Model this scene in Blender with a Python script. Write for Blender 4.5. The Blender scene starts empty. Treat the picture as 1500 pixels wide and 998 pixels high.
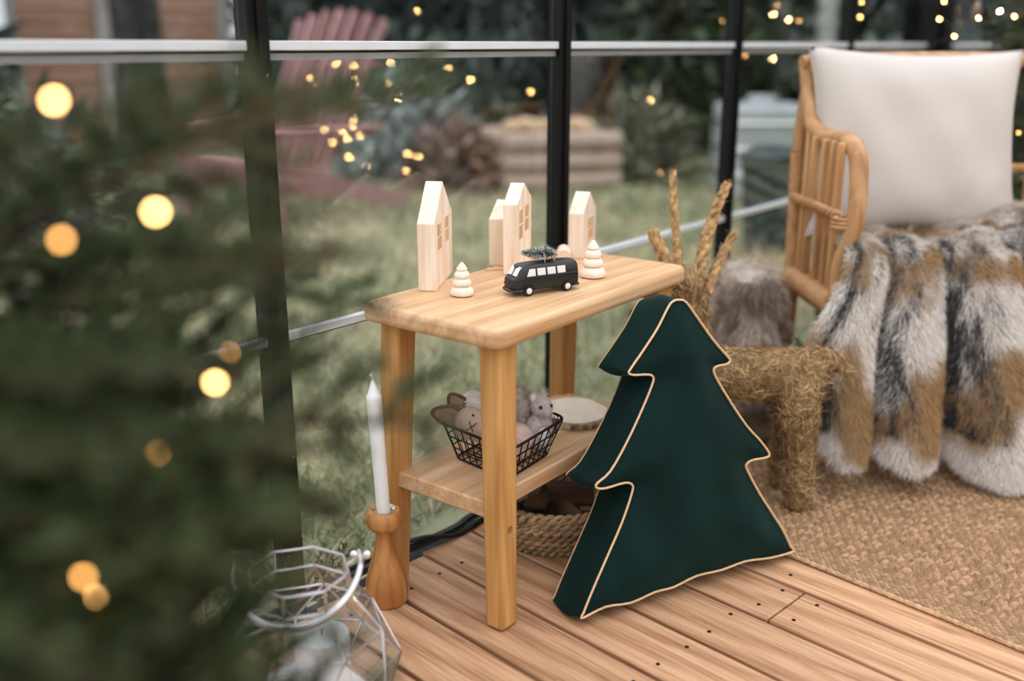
import bpy, bmesh, math, random
import numpy as np
from mathutils import Vector, Matrix, Euler

# ------------------------------------------------------------------ camera, world, exposure
CAM_H, FPX, PITCH, YAW = 0.82, 1466.0, math.atan(0.296), math.radians(39.4)
_fw = np.array([math.cos(YAW)*math.cos(PITCH), math.sin(YAW)*math.cos(PITCH), -math.sin(PITCH)])
_rt = np.array([math.sin(YAW), -math.cos(YAW), 0.0]); _up = np.cross(_rt, _fw)
CAM = np.array([0, 0, CAM_H])
sc = bpy.context.scene
col = sc.collection
cd = bpy.data.cameras.new('camera'); cam = bpy.data.objects.new('camera', cd); col.objects.link(cam)
cam.location = CAM
cam.rotation_euler = Matrix((_rt, _up, -_fw)).transposed().to_euler()
cd.sensor_width = 36; cd.lens = FPX*36/1500; cd.clip_start = 0.02; cd.clip_end = 200
cd.dof.use_dof = True; cd.dof.focus_distance = 1.52; cd.dof.aperture_fstop = 1.5
sc.camera = cam
wd = bpy.data.worlds.new('overcast_sky'); sc.world = wd; wd.use_nodes = True
bg = wd.node_tree.nodes['Background']; bg.inputs[0].default_value = (0.93, 0.96, 1.0, 1); bg.inputs[1].default_value = 1.0
# standard overcast sky: the zenith three times as bright as the horizon
_t = wd.node_tree; _tc = _t.nodes.new('ShaderNodeTexCoord'); _sx = _t.nodes.new('ShaderNodeSeparateXYZ'); _mr = _t.nodes.new('ShaderNodeMapRange')
_mr.inputs[3].default_value = .48; _mr.inputs[4].default_value = 1.44
_t.links.new(_tc.outputs['Generated'], _sx.inputs[0]); _t.links.new(_sx.outputs[2], _mr.inputs[0]); _t.links.new(_mr.outputs[0], bg.inputs[1])
vs = sc.view_settings; vs.view_transform = 'Standard'; vs.look = 'None'; vs.exposure = 0.95; vs.gamma = 1; vs.use_curve_mapping = False
sc.cycles.max_bounces = 10; sc.cycles.transparent_max_bounces = 24; sc.cycles.sample_clamp_indirect = 4

def ray(x, y): return _fw + _rt*((x-750)/FPX) + _up*((499-y)/FPX)
def atz(x, y, z=0.0): d = ray(x, y); return CAM + d*((z-CAM_H)/d[2])       # the point of a level surface seen at a pixel
def aty(x, y, yy): d = ray(x, y); return CAM + d*(yy/d[1])
def atx(x, y, xx): d = ray(x, y); return CAM + d*(xx/d[0])
def atd(x, y, dist): return CAM + ray(x, y)*dist
WALL_Y = 1.145

# ------------------------------------------------------------------ helpers
def tag(o, label=None, cat=None, group=None, kind=None):
    for k, v in (('label', label), ('category', cat), ('group', group), ('kind', kind)):
        if v: o[k] = v
    return o
def thing(name, label, cat, loc=(0, 0, 0), rz=0.0, group=None, kind=None):
    o = bpy.data.objects.new(name, None); col.objects.link(o); o.empty_display_size = 0.05
    o.location = loc; o.rotation_euler = (0, 0, rz)
    return tag(o, label, cat, group, kind)
def link(name, me, parent=None, loc=None, rot=None):
    o = bpy.data.objects.new(name, me); col.objects.link(o)
    if parent: o.parent = parent
    if loc is not None: o.location = loc
    if rot is not None: o.rotation_euler = rot
    return o
def copy_tree(o, parent=None):
    c = o.copy(); col.objects.link(c); c.parent = parent
    for ch in list(o.children): copy_tree(ch, c)
    return c
def frame(d, ref=(0, 0, 1)):
    d = np.array(d, float); d /= np.linalg.norm(d)+1e-12; r = np.array(ref, float)
    if abs(d@r) > .95: r = np.array([1., 0, 0])
    a = np.cross(r, d); a /= np.linalg.norm(a); return a, np.cross(d, a), d
class MB:
    def __init__(s): s.v = []; s.f = []
    def add(s, vs, fs):
        n = len(s.v); s.v += [tuple(map(float, p)) for p in vs]; s.f += [tuple(i+n for i in f) for f in fs]; return s
    def box(s, c, size, rot=None):
        c = np.array(c, float); h = np.array(size, float)/2
        P = [np.array([x, y, z])*h for x in (-1, 1) for y in (-1, 1) for z in (-1, 1)]
        if rot is not None: P = [np.array(rot @ Vector(p)) for p in P]
        return s.add([c+p for p in P], [(0,1,3,2),(4,6,7,5),(0,4,5,1),(2,3,7,6),(0,2,6,4),(1,5,7,3)])
    def bar(s, a, b, w, h, ref=(0, 0, 1), w2=None, h2=None):   # rectangular bar from a to b
        a = np.array(a, float); b = np.array(b, float); u, v, d = frame(b-a, ref); w2 = w2 or w; h2 = h2 or h
        P = [a+u*sx*w/2+v*sy*h/2 for sx, sy in ((-1,-1),(1,-1),(1,1),(-1,1))] + [b+u*sx*w2/2+v*sy*h2/2 for sx, sy in ((-1,-1),(1,-1),(1,1),(-1,1))]
        return s.add(P, [(3,2,1,0),(4,5,6,7),(0,1,5,4),(1,2,6,5),(2,3,7,6),(3,0,4,7)])
    def tube(s, pts, r, n=8, closed=False, caps=True):
        P = [np.array(p, float) for p in pts]; m = len(P)
        R = r if hasattr(r, '__len__') else [r]*m
        vs = []; pa = None
        for i in range(m):
            if closed: t = P[(i+1) % m]-P[i-1]
            else: t = P[min(i+1, m-1)]-P[max(i-1, 0)]
            t = t/(np.linalg.norm(t)+1e-12)
            if pa is None: a = frame(t)[0]
            else:
                a = pa-t*(pa@t); a /= np.linalg.norm(a)+1e-12
            pa = a; b = np.cross(t, a)
            for k in range(n):
                q = 2*math.pi*k/n; vs.append(P[i]+R[i]*(a*math.cos(q)+b*math.sin(q)))
        fs = []
        for i in range(m if closed else m-1):
            j = (i+1) % m
            for k in range(n): fs.append((i*n+k, i*n+(k+1) % n, j*n+(k+1) % n, j*n+k))
        if caps and not closed: fs += [tuple(range(n-1, -1, -1)), tuple((m-1)*n+k for k in range(n))]
        return s.add(vs, fs)
    def lathe(s, prof, n=24, c=(0, 0, 0), cap=True):
        vs = []; fs = []; c = np.array(c, float)
        for r, z in prof:
            for k in range(n): q = 2*math.pi*k/n; vs.append(c+[r*math.cos(q), r*math.sin(q), z])
        for i in range(len(prof)-1):
            for k in range(n): fs.append((i*n+k, i*n+(k+1) % n, (i+1)*n+(k+1) % n, (i+1)*n+k))
        if cap: fs += [tuple(range(n-1, -1, -1)), tuple((len(prof)-1)*n+k for k in range(n))]
        return s.add(vs, fs)
    def ell(s, c, r, n=14, m=9, rot=None):
        vs = []; fs = []; c = np.array(c, float); r = np.array(r if hasattr(r, '__len__') else (r, r, r), float)
        def T(p):
            p = np.array(p)*r
            return c+(np.array(rot @ Vector(p)) if rot is not None else p)
        vs.append(T((0, 0, -1)))
        for i in range(1, m):
            t = math.pi*i/m-math.pi/2
            for k in range(n): q = 2*math.pi*k/n; vs.append(T((math.cos(t)*math.cos(q), math.cos(t)*math.sin(q), math.sin(t))))
        vs.append(T((0, 0, 1))); L = len(vs)-1
        for k in range(n):
            fs.append((0, 1+(k+1) % n, 1+k)); fs.append((L, L-n+k, L-n+(k+1) % n))
        for i in range(m-2):
            for k in range(n): a = 1+i*n; fs.append((a+k, a+(k+1) % n, a+n+(k+1) % n, a+n+k))
        return s.add(vs, fs)
    def prism(s, poly, t0, t1, T):     # 2D outline pushed from t0 to t1; T(u, v, t) gives the point
        n = len(poly)
        return s.add([T(u, v, t0) for u, v in poly]+[T(u, v, t1) for u, v in poly],
                     [tuple(range(n-1, -1, -1)), tuple(range(n, 2*n))]+[(i, (i+1) % n, n+(i+1) % n, n+i) for i in range(n)])
    def grid(s, P, closed_u=False):    # P[i][j] points
        nu, nv = len(P), len(P[0]); vs = [p for row in P for p in row]; fs = []
        for i in range(nu if closed_u else nu-1):
            k = (i+1) % nu
            for j in range(nv-1): fs.append((i*nv+j, k*nv+j, k*nv+j+1, i*nv+j+1))
        return s.add(vs, fs)
    def mesh(s, name, mat, smooth=True, sharp=35):
        me = bpy.data.meshes.new(name); me.from_pydata(s.v, [], s.f); me.validate()
        bm = bmesh.new(); bm.from_mesh(me); bmesh.ops.recalc_face_normals(bm, faces=bm.faces); bm.to_mesh(me); bm.free()
        if smooth:
            me.polygons.foreach_set('use_smooth', [True]*len(me.polygons)); me.set_sharp_from_angle(angle=math.radians(sharp))
        if mat: me.materials.append(mat)
        return me
    def build(s, name, mat, parent=None, bevel=0, smooth=True, sharp=35, subsurf=0, remesh=0, seg=2, loc=None, rot=None, solid=0):
        o = link(name, s.mesh(name, mat, smooth, sharp), parent, loc, rot)
        if solid: m = o.modifiers.new('s', 'SOLIDIFY'); m.thickness = solid; m.offset = 0
        if bevel: m = o.modifiers.new('b', 'BEVEL'); m.width = bevel; m.segments = seg; m.limit_method = 'ANGLE'; m.harden_normals = False
        if remesh:
            m = o.modifiers.new('r', 'REMESH'); m.mode = 'VOXEL'; m.voxel_size = remesh; m.use_smooth_shade = True
            m = o.modifiers.new('sm', 'SMOOTH'); m.iterations = 4; m.factor = .5
        if subsurf: m = o.modifiers.new('ss', 'SUBSURF'); m.levels = m.render_levels = subsurf
        return o
def np_mesh(name, V, F, mat, colors=None, smooth=True):
    V = np.asarray(V, np.float32); F = np.asarray(F, np.int32); k = F.shape[1]
    me = bpy.data.meshes.new(name); me.vertices.add(len(V)); me.vertices.foreach_set('co', V.ravel())
    me.loops.add(F.size); me.loops.foreach_set('vertex_index', F.ravel())
    me.polygons.add(len(F)); me.polygons.foreach_set('loop_start', np.arange(0, F.size, k, dtype=np.int32))
    try: me.polygons.foreach_set('loop_total', np.full(len(F), k, np.int32))
    except Exception: pass
    if smooth: me.polygons.foreach_set('use_smooth', np.ones(len(F), bool))
    if colors is not None:
        a = me.color_attributes.new('Col', 'FLOAT_COLOR', 'POINT'); c = np.ones((len(V), 4), np.float32); c[:, :3] = colors
        a.data.foreach_set('color', c.ravel())
    me.update(calc_edges=True); me.validate()
    if mat: me.materials.append(mat)
    return me
RNG = np.random.default_rng(7)
def unit(a): return a/(np.linalg.norm(a, axis=-1, keepdims=True)+1e-12)
def strands(name, base, dirs, length, width, mat, colors=None, bend=None, rng=RNG):
    """thin bent blades: base points, directions, lengths; bend is added to the direction of the upper half"""
    n = len(base); base = np.asarray(base); d = unit(np.asarray(dirs)); L = np.broadcast_to(np.asarray(length, float).reshape(-1, 1), (n, 1))
    side = unit(np.cross(d, rng.normal(size=(n, 3)))); w = np.broadcast_to(np.asarray(width, float).reshape(-1, 1), (n, 1))
    d2 = unit(d+(bend if bend is not None else 0))
    m = base+d*L*.5; t = m+d2*L*.5
    V = np.stack([base-side*w/2, base+side*w/2, m-side*w*.4, m+side*w*.4, t], 1).reshape(-1, 3)
    i = np.arange(n)[:, None]*5
    F = np.concatenate([i+[0, 1, 3], i+[0, 3, 2], i+[2, 3, 4]], 1).reshape(-1, 3)
    return np_mesh(name, V, F, mat, None if colors is None else np.repeat(colors, 5, 0))
def smooth_curve(pts, n, closed=False):
    P = [np.array(p, float) for p in pts]; m = len(P); out = []
    segs = m if closed else m-1
    for i in range(segs):
        p1, p2 = P[i], P[(i+1) % m]
        p0 = P[i-1] if (i > 0 or closed) else p1*2-p2
        p3 = P[(i+2) % m] if (i+2 < m or closed) else p2*2-p1
        for k in range(n):
            t = k/n; out.append(.5*(2*p1+(p2-p0)*t+(2*p0-5*p1+4*p2-p3)*t*t+(3*p1-p0-3*p2+p3)*t**3))
    if not closed: out.append(P[-1])
    return out

# ------------------------------------------------------------------ materials
def newmat(name):
    m = bpy.data.materials.new(name); m.use_nodes = True; nt = m.node_tree; return m, nt, nt.nodes['Principled BSDF']
def nd(nt, t, **kw):
    n = nt.nodes.new(t)
    for k, v in kw.items(): setattr(n, k, v)
    return n
def ramp(nt, stops):
    r = nd(nt, 'ShaderNodeValToRGB'); e = r.color_ramp.elements
    while len(e) < len(stops): e.new(.5)
    for i, (p, c) in enumerate(stops): e[i].position = p; e[i].color = (*c, 1)
    return r
def plain(name, c, rough=.5, metal=0.0, noise=0.12, scale=40, bump=0.0, sheen=0.0, emit=None, spec=.5, bscale=None):
    m, nt, b = newmat(name); L = nt.links
    tc = nd(nt, 'ShaderNodeTexCoord'); n = nd(nt, 'ShaderNodeTexNoise'); n.inputs['Scale'].default_value = scale; n.inputs['Detail'].default_value = 4
    L.new(tc.outputs['Object'], n.inputs['Vector'])
    c = np.array(c, float); r = ramp(nt, [(.3, tuple(c*(1-noise))), (.7, tuple(np.minimum(c*(1+noise), 1)))])
    L.new(n.outputs['Fac'], r.inputs[0]); L.new(r.outputs[0], b.inputs['Base Color'])
    b.inputs['Roughness'].default_value = rough; b.inputs['Metallic'].default_value = metal; b.inputs['Specular IOR Level'].default_value = spec
    if sheen: b.inputs['Sheen Weight'].default_value = sheen; b.inputs['Sheen Roughness'].default_value = .4
    if bump:
        n2 = n
        if bscale: n2 = nd(nt, 'ShaderNodeTexNoise'); n2.inputs['Scale'].default_value = bscale; L.new(tc.outputs['Object'], n2.inputs['Vector'])
        bp = nd(nt, 'ShaderNodeBump'); bp.inputs['Strength'].default_value = bump; bp.inputs['Distance'].default_value = .002
        L.new(n2.outputs['Fac'], bp.inputs['Height']); L.new(bp.outputs[0], b.inputs['Normal'])
    if emit: b.inputs['Emission Color'].default_value = (*emit[0], 1); b.inputs['Emission Strength'].default_value = emit[1]
    return m
def wood(name, dark, light, axis=0, fine=90, rough=.5, knots=0.0, bump=.15, spec=.4, broad=6, contrast=(.3, .72)):
    m, nt, b = newmat(name); L = nt.links
    tc = nd(nt, 'ShaderNodeTexCoord'); oi = nd(nt, 'ShaderNodeObjectInfo')
    ml = nd(nt, 'ShaderNodeMath', operation='MULTIPLY'); ml.inputs[1].default_value = 37.0; L.new(oi.outputs['Random'], ml.inputs[0])
    ad = nd(nt, 'ShaderNodeVectorMath', operation='ADD'); L.new(tc.outputs['Object'], ad.inputs[0]); L.new(ml.outputs[0], ad.inputs[1])
    mp = nd(nt, 'ShaderNodeMapping'); s = [fine]*3; s[axis] = fine/28; mp.inputs['Scale'].default_value = s; L.new(ad.outputs[0], mp.inputs[0])
    n1 = nd(nt, 'ShaderNodeTexNoise'); n1.inputs['Scale'].default_value = 1; n1.inputs['Detail'].default_value = 5; n1.inputs['Distortion'].default_value = .6; L.new(mp.outputs[0], n1.inputs['Vector'])
    mp2 = nd(nt, 'ShaderNodeMapping'); s = [broad*3.]*3; s[axis] = broad/3; mp2.inputs['Scale'].default_value = s; L.new(ad.outputs[0], mp2.inputs[0])
    n2 = nd(nt, 'ShaderNodeTexWave', wave_type='BANDS', bands_direction='DIAGONAL'); n2.inputs['Scale'].default_value = .7; n2.inputs['Distortion'].default_value = 5; n2.inputs['Detail'].default_value = 3; L.new(mp2.outputs[0], n2.inputs['Vector'])
    mx = nd(nt, 'ShaderNodeMix'); mx.inputs['Factor'].default_value = .2; L.new(n1.outputs['Fac'], mx.inputs['A']); L.new(n2.outputs['Fac'], mx.inputs['B'])
    r = ramp(nt, [(contrast[0], dark), (contrast[1], light)]); L.new(mx.outputs['Result'], r.inputs[0]); out = r.outputs[0]
    # each piece a little lighter or darker
    hv = nd(nt, 'ShaderNodeHueSaturation'); mr = nd(nt, 'ShaderNodeMapRange'); mr.inputs[3].default_value = .86; mr.inputs[4].default_value = 1.1
    L.new(oi.outputs['Random'], mr.inputs[0]); L.new(mr.outputs[0], hv.inputs['Value']); L.new(out, hv.inputs['Color']); out = hv.outputs[0]
    if knots:
        vo = nd(nt, 'ShaderNodeTexVoronoi'); vo.inputs['Scale'].default_value = 1; mp3 = nd(nt, 'ShaderNodeMapping'); s = [9.]*3; s[axis] = 3.0; mp3.inputs['Scale'].default_value = s
        L.new(ad.outputs[0], mp3.inputs[0]); L.new(mp3.outputs[0], vo.inputs['Vector'])
        kr = ramp(nt, [(.03, (1, 1, 1)), (.11, (0, 0, 0))]); L.new(vo.outputs['Distance'], kr.inputs[0])
        km = nd(nt, 'ShaderNodeMath', operation='MULTIPLY'); km.inputs[1].default_value = knots; L.new(kr.outputs[0], km.inputs[0])
        mk = nd(nt, 'ShaderNodeMix', data_type='RGBA'); L.new(km.outputs[0], mk.inputs['Factor']); L.new(out, mk.inputs['A']); mk.inputs['B'].default_value = (dark[0]*.35, dark[1]*.25, dark[2]*.2, 1); out = mk.outputs['Result']
    L.new(out, b.inputs['Base Color']); b.inputs['Roughness'].default_value = rough; b.inputs['Specular IOR Level'].default_value = spec
    bp = nd(nt, 'ShaderNodeBump'); bp.inputs['Strength'].default_value = bump; bp.inputs['Distance'].default_value = .001; L.new(n1.outputs['Fac'], bp.inputs['Height']); L.new(bp.outputs[0], b.inputs['Normal'])
    return m
def vcol(name, rough=.8, sheen=.0, spec=.2):
    m, nt, b = newmat(name); a = nd(nt, 'ShaderNodeVertexColor'); a.layer_name = 'Col'; nt.links.new(a.outputs[0], b.inputs['Base Color'])
    b.inputs['Roughness'].default_value = rough; b.inputs['Specular IOR Level'].default_value = spec; b.inputs['Sheen Weight'].default_value = sheen
    return m
def glass(name, tint=(.93, .95, .945), ior=1.5, wave=.0, wscale=4.0, rough=0.0):
    m, nt, b = newmat(name); L = nt.links; nt.nodes.remove(b); out = nt.nodes['Material Output']
    tr = nd(nt, 'ShaderNodeBsdfTransparent'); tr.inputs[0].default_value = (*tint, 1); gl = nd(nt, 'ShaderNodeBsdfGlossy'); gl.inputs['Roughness'].default_value = rough
    fr = nd(nt, 'ShaderNodeFresnel'); ge = nd(nt, 'ShaderNodeNewGeometry'); mi = nd(nt, 'ShaderNodeMapRange'); mi.inputs[3].default_value = ior; mi.inputs[4].default_value = 1/ior
    L.new(ge.outputs['Backfacing'], mi.inputs[0]); L.new(mi.outputs[0], fr.inputs['IOR']); mx = nd(nt, 'ShaderNodeMixShader')
    L.new(fr.outputs[0], mx.inputs[0]); L.new(tr.outputs[0], mx.inputs[1]); L.new(gl.outputs[0], mx.inputs[2]); L.new(mx.outputs[0], out.inputs[0])
    if wave:
        tc = nd(nt, 'ShaderNodeTexCoord'); n = nd(nt, 'ShaderNodeTexNoise'); n.inputs['Scale'].default_value = wscale; n.inputs['Detail'].default_value = 1; L.new(tc.outputs['Object'], n.inputs['Vector'])
        bp = nd(nt, 'ShaderNodeBump'); bp.inputs['Strength'].default_value = wave; bp.inputs['Distance'].default_value = .02; L.new(n.outputs['Fac'], bp.inputs['Height']); L.new(bp.outputs[0], gl.inputs['Normal'])
    return m
M = {}
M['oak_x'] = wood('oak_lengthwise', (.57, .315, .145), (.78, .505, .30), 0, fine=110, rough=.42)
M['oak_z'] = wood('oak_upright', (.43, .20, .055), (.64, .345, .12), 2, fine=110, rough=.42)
M['deck'] = wood('deck_board', (.33, .150, .068), (.64, .37, .212), 1, fine=230, rough=.55, knots=.8, bump=.35, contrast=(.28, .66))
M['pine'] = wood('pale_pine', (.80, .60, .44), (.95, .83, .70), 2, fine=220, rough=.6)
M['pine_dark'] = wood('pine_recess', (.62, .36, .19), (.74, .47, .28), 2, fine=220, rough=.6)
M['beech'] = plain('pale_turned_wood', (.90, .76, .62), .55, noise=.06, scale=60)
M['acacia'] = wood('turned_acacia', (.34, .12, .03), (.62, .29, .09), 2, fine=80, rough=.38, broad=10)
M['velvet'] = plain('green_velvet', (.0022, .0150, .0135), .85, noise=.35, scale=9, bump=.12, bscale=300, sheen=.16, spec=.15)
M['velvet'].node_tree.nodes['Principled BSDF'].inputs['Sheen Tint'].default_value = (.12, .40, .36, 1)
M['piping'] = plain('gold_cord', (.72, .46, .26), .5, noise=.15, scale=400, bump=.3)
M['black'] = plain('black_powder_coat', (.004, .004, .0045), .45, noise=.2, spec=.2)
M['rail'] = plain('white_aluminium', (.72, .75, .78), .3, noise=.05, scale=15)
M['pane'] = glass('glazing', (.955, .965, .96), 1.5, wave=.10, wscale=2.2)
M['pane_small'] = glass('lantern_glass', (.985, .99, .988), 1.45)
M['silver'] = plain('brushed_silver', (.62, .59, .60), .28, metal=1.0, noise=.1)
M['steel'] = plain('steel_insert', (.7, .7, .7), .2, metal=1.0, noise=.05)
M['wax'] = plain('white_wax', (.86, .87, .87), .45, noise=.03)
M['wax'].node_tree.nodes['Principled BSDF'].inputs['Subsurface Weight'].default_value = .2
M['wick'] = plain('waxed_wick', (.75, .75, .72), .8)
M['jute'] = plain('jute', (.50, .30, .165), .9, noise=.35, scale=90, bump=.4)
M['jute_d'] = plain('jute_base', (.26, .145, .07), .95, noise=.3, scale=200, bump=.4)
M['straw'] = vcol('straw_fibre', .8)
M['strawbase'] = plain('straw_core', (.25, .155, .065), .95, noise=.4, scale=80, bump=.5)
M['furbase'] = plain('fur_backing', (.42, .36, .31), .95)
M['fur'] = vcol('fur_hair', .65, sheen=.15)
M['rattan'] = wood('rattan_cane', (.40, .19, .075), (.63, .35, .16), 2, fine=70, rough=.42, bump=.1)
M['rattan_w'] = plain('rattan_wrap', (.46, .235, .095), .45, noise=.25, scale=60)
M['linen'] = plain('natural_linen', (.58, .52, .475), .9, noise=.04, scale=300, bump=.35, bscale=900, sheen=.1)
M['canvas'] = plain('white_seat_canvas', (.80, .77, .73), .9, noise=.05)
M['grass'] = vcol('grass_blades', .7)
M['soil'] = plain('lawn_ground', (.27, .27, .165), .95, noise=.4, scale=3.5, bump=.5)
M['needle'] = vcol('fir_needle', .45, spec=.35)
M['bark'] = plain('fir_bark', (.12, .075, .045), .9, noise=.4, scale=60, bump=.6)
M['bulb'] = plain('warm_led', (1, .7, .35), .3, emit=((1.0, .50, .16), 22.0))
M['bulb_dim'] = plain('dim_warm_led', (1, .7, .35), .3, emit=((1.0, .46, .11), 7.0))
M['bulb_far'] = plain('bright_warm_led', (1, .7, .35), .3, emit=((1.0, .58, .22), 150.0))
M['cable'] = plain('black_rubber', (.012, .013, .015), .35, noise=.2)
M['screw'] = plain('dark_screw', (.05, .04, .035), .5, metal=.6)

# ------------------------------------------------------------------ the setting
def shared(name, me, parent, loc, rot=None): return link(name, me, parent, loc, rot)
# lawn outside (and around) the glasshouse
g = MB(); N = 40
gx = np.linspace(-14, 22, N); gy = np.linspace(-14, 22, N)
g.grid([[(x, y, -.075 + (.02*math.sin(x*1.3)*math.cos(y*1.7) if math.hypot(x-1.5, y) > 3 else 0)) for y in gy] for x in gx])
ground = g.build('ground', M['soil']); tag(ground, 'green and straw coloured winter lawn around the glasshouse', 'lawn', kind='structure')
n = 60000
rad = 1.2+RNG.random(n)**1.6*9; ang = math.radians(62)-math.radians(62)*RNG.random(n)*1.05+math.radians(8)
bx, by = rad*np.cos(ang), rad*np.sin(ang); k = by > 1.25; bx, by = bx[k], by[k]; rr = rad[k]; n = len(bx)
cl = np.sin(bx*5.1+1.3*np.sin(by*4))*np.cos(by*4.3+np.sin(bx*3)) + RNG.normal(size=n)*.6
gc = np.where((cl > .0)[:, None], np.array([.50, .44, .29]), np.array([.26, .29, .155]))*(.7+.7*RNG.random((n, 1)))
me = strands('turf', np.stack([bx, by, np.full(n, -.08)], 1), np.stack([RNG.normal(size=n)*.7, RNG.normal(size=n)*.7, np.full(n, .8)], 1),
             (.035+.05*RNG.random(n))*(1+.12*rr), .0022*(1+.5*rr), M['grass'], gc, bend=RNG.normal(size=(n, 3))*.6)
co = np.empty(len(me.vertices)*3, np.float32); me.vertices.foreach_get('co', co); co = co.reshape(-1, 3); co[:, 1] = np.maximum(co[:, 1], 1.18); me.vertices.foreach_set('co', co.ravel())
tag(link('turf', me, ground), kind='stuff')

# deck boards: run towards the glass, turned six degrees off square
DECK_A = math.radians(-5.6)
floor = thing('floor', 'brown larch deck boards with dark gaps and screws', 'floor', (0.92, 0.7, 0), DECK_A, kind='structure')
PITCHW, GAP = .1142, .0078
for i in range(-11, 26):
    x0 = i*PITCHW
    yend = .383+.001*x0 + .098*x0
    ya = -1.5
    cuts = [ya, yend] if i != 3 else [ya, -.13, yend]
    if i in (-2, 6): cuts = [ya, -.55, yend]
    for s in range(len(cuts)-1):
        a, b = cuts[s]+.0015, cuts[s+1]-.0015
        m = MB().box((0, 0, 0), (PITCHW-GAP, b-a, .026))
        pl = m.build('plank', M['deck'], floor, bevel=.0022, loc=(x0+PITCHW/2, (a+b)/2, -.013))
        if -3 <= i <= 5:
            ys = [y for y in (.315, -.085, -.6) if a < y < b]
            if i == 3: ys = [y for y in (.315, -.10, -.16, -.6) if a < y < b]
            for y in ys:
                for dx in (-.03, .032):
                    MB().lathe([(.0, .0), (.0033, .0), (.0033, .0006), (.0018, .0006), (.0015, -.0), (0, -.0)], 8, cap=False).build('screw', M['screw'], pl, loc=(dx+.004*math.sin(i*7+y*9), y-(a+b)/2+.006*math.sin(i*3.1+dx*90), .0132))
m = MB().box((0, 0, 0), (4.4, .04, .05))
m.build('joist', M['bark'], floor, loc=(.85, .24, -.052)); m.build('joist', M['bark'], floor, loc=(.85, -.3, -.052))

# glazed walls
M['flange'] = plain('grey_aluminium', (.30, .31, .32), .4, noise=.1, scale=15)
POST_X = [.852+.6795*k for k in range(-2, 5)]
RAIL_Z = [.413, .8185]
def glazed_wall(name, label, xs, place, ztop=1.72):
    w = thing(name, label, 'wall', kind='structure')
    def T(x, y, z): return place(x, y, z)
    def bx(mb, x, y, z, sx, sy, sz):
        return mb.add([T(x+a*sx/2, y+b*sy/2, z+c*sz/2) for a in (-1, 1) for b in (-1, 1) for c in (-1, 1)], [(0,1,3,2),(4,6,7,5),(0,4,5,1),(2,3,7,6),(0,2,6,4),(1,5,7,3)])
    for k, x in enumerate(xs):
        zc, h = (ztop-.08)/2, ztop+.08
        p = bx(MB(), x, 0, zc, .034, .03, h).build('post', M['black'], w, bevel=.002)
        bx(MB(), x+.001, -.0165, zc, .010, .006, h).build('glazing_bead', M['black'], p, bevel=.001)
        for z in (.23, .55, .78, 1.0):
            mb = MB(); mb.ell(T(x+.008, -.0155, z), .0022, 8, 5); mb.build('rivet', M['steel'], p)
    for a, b in zip(xs[:-1], xs[1:]):
        L = b-a-.036; c = (a+b)/2
        for z in RAIL_Z:
            bx(MB(), c, -.006, z, L, .012, .0125).build('rail', M['rail'], w, bevel=.0012)
            bx(MB(), c, -.001, z-.0085, L, .005, .003).build('gasket', M['black'], w)
            if z > .6: bx(MB(), c, -.0025, z-.0145, L, .004, .009).build('rail_flange', M['flange'], w)
        for z0, z1 in ((-.06, RAIL_Z[0]-.008), (RAIL_Z[0]+.007, RAIL_Z[1]-.0195), (RAIL_Z[1]+.007, ztop)):
            bx(MB(), c, .004, (z0+z1)/2, L, .003, z1-z0-.001).build('pane', M['pane'], w)
    bx(MB(), (xs[0]+xs[-1])/2, 0, -.066, xs[-1]-xs[0]+.05, .04, .02).build('base_rail', M['black'], w)
    return w
wall_back = glazed_wall('wall_back', 'black framed glass wall with pale horizontal glazing rails', POST_X, lambda x, y, z: (x, WALL_Y+y, z))
XC = POST_X[-1]
wall_right = glazed_wall('wall_right', 'black framed glass end wall behind the rattan armchair', [.06+.6795*k for k in range(0, 5)], lambda x, y, z: (XC+.02+y*-1, WALL_Y-x, z))
corner = MB().bar((XC+.012, WALL_Y-.012, -.07), (XC+.012, WALL_Y-.012, 1.72), .06, .06); corner.build('corner_post', M['black'], wall_right, bevel=.004)
a, b = atx(1420, -20, XC-.01), atx(1462, 45, XC-.01)
MB().bar(a, b+(b-a)*.3, .02, .02).build('brace', M['black'], wall_right, bevel=.002)

# ------------------------------------------------------------------ wooden stool
SEAT_Z = .46
stool = thing('stool', 'oiled oak stool with lower shelf carrying the wooden toys', 'stool', (1.216, .949, 0), math.radians(1.6))
SL, SW = .522, .262
def rrect(L, W, r, n=5):
    P = []
    for cx, cy, a0 in ((L/2-r, W/2-r, 0), (-L/2+r, W/2-r, 90), (-L/2+r, -W/2+r, 180), (L/2-r, -W/2+r, 270)):
        for k in range(n): a = math.radians(a0+90*k/(n-1)); P.append((cx+r*math.cos(a), cy+r*math.sin(a)))
    return P
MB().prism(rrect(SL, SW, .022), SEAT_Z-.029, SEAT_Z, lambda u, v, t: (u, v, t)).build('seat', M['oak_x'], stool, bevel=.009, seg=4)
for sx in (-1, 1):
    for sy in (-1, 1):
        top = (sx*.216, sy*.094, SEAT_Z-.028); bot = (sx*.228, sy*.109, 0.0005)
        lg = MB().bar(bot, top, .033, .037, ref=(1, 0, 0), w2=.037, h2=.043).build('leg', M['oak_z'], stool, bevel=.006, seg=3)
        f = .175/SEAT_Z; c = np.array(bot)*(1-f)+np.array(top)*f
        mb = MB(); mb.tube([(c[0], c[1]+sy*.0150, c[2]-.008), (c[0], c[1]+sy*.0183, c[2]-.008)], .0055, 12); mb.build('peg', plain('peg_end_grain', (.27, .13, .045), .6) if sx+sy == -2 else bpy.data.materials['peg_end_grain'], lg)
SHZ = .194
sh = MB().prism([(-.236, -.086), (.222, -.086), (.222, .1), (-.236, .1)], SHZ-.026, SHZ, lambda u, v, t: (u, v, t)).build('shelf', M['oak_x'], stool, bevel=.003)

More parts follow.
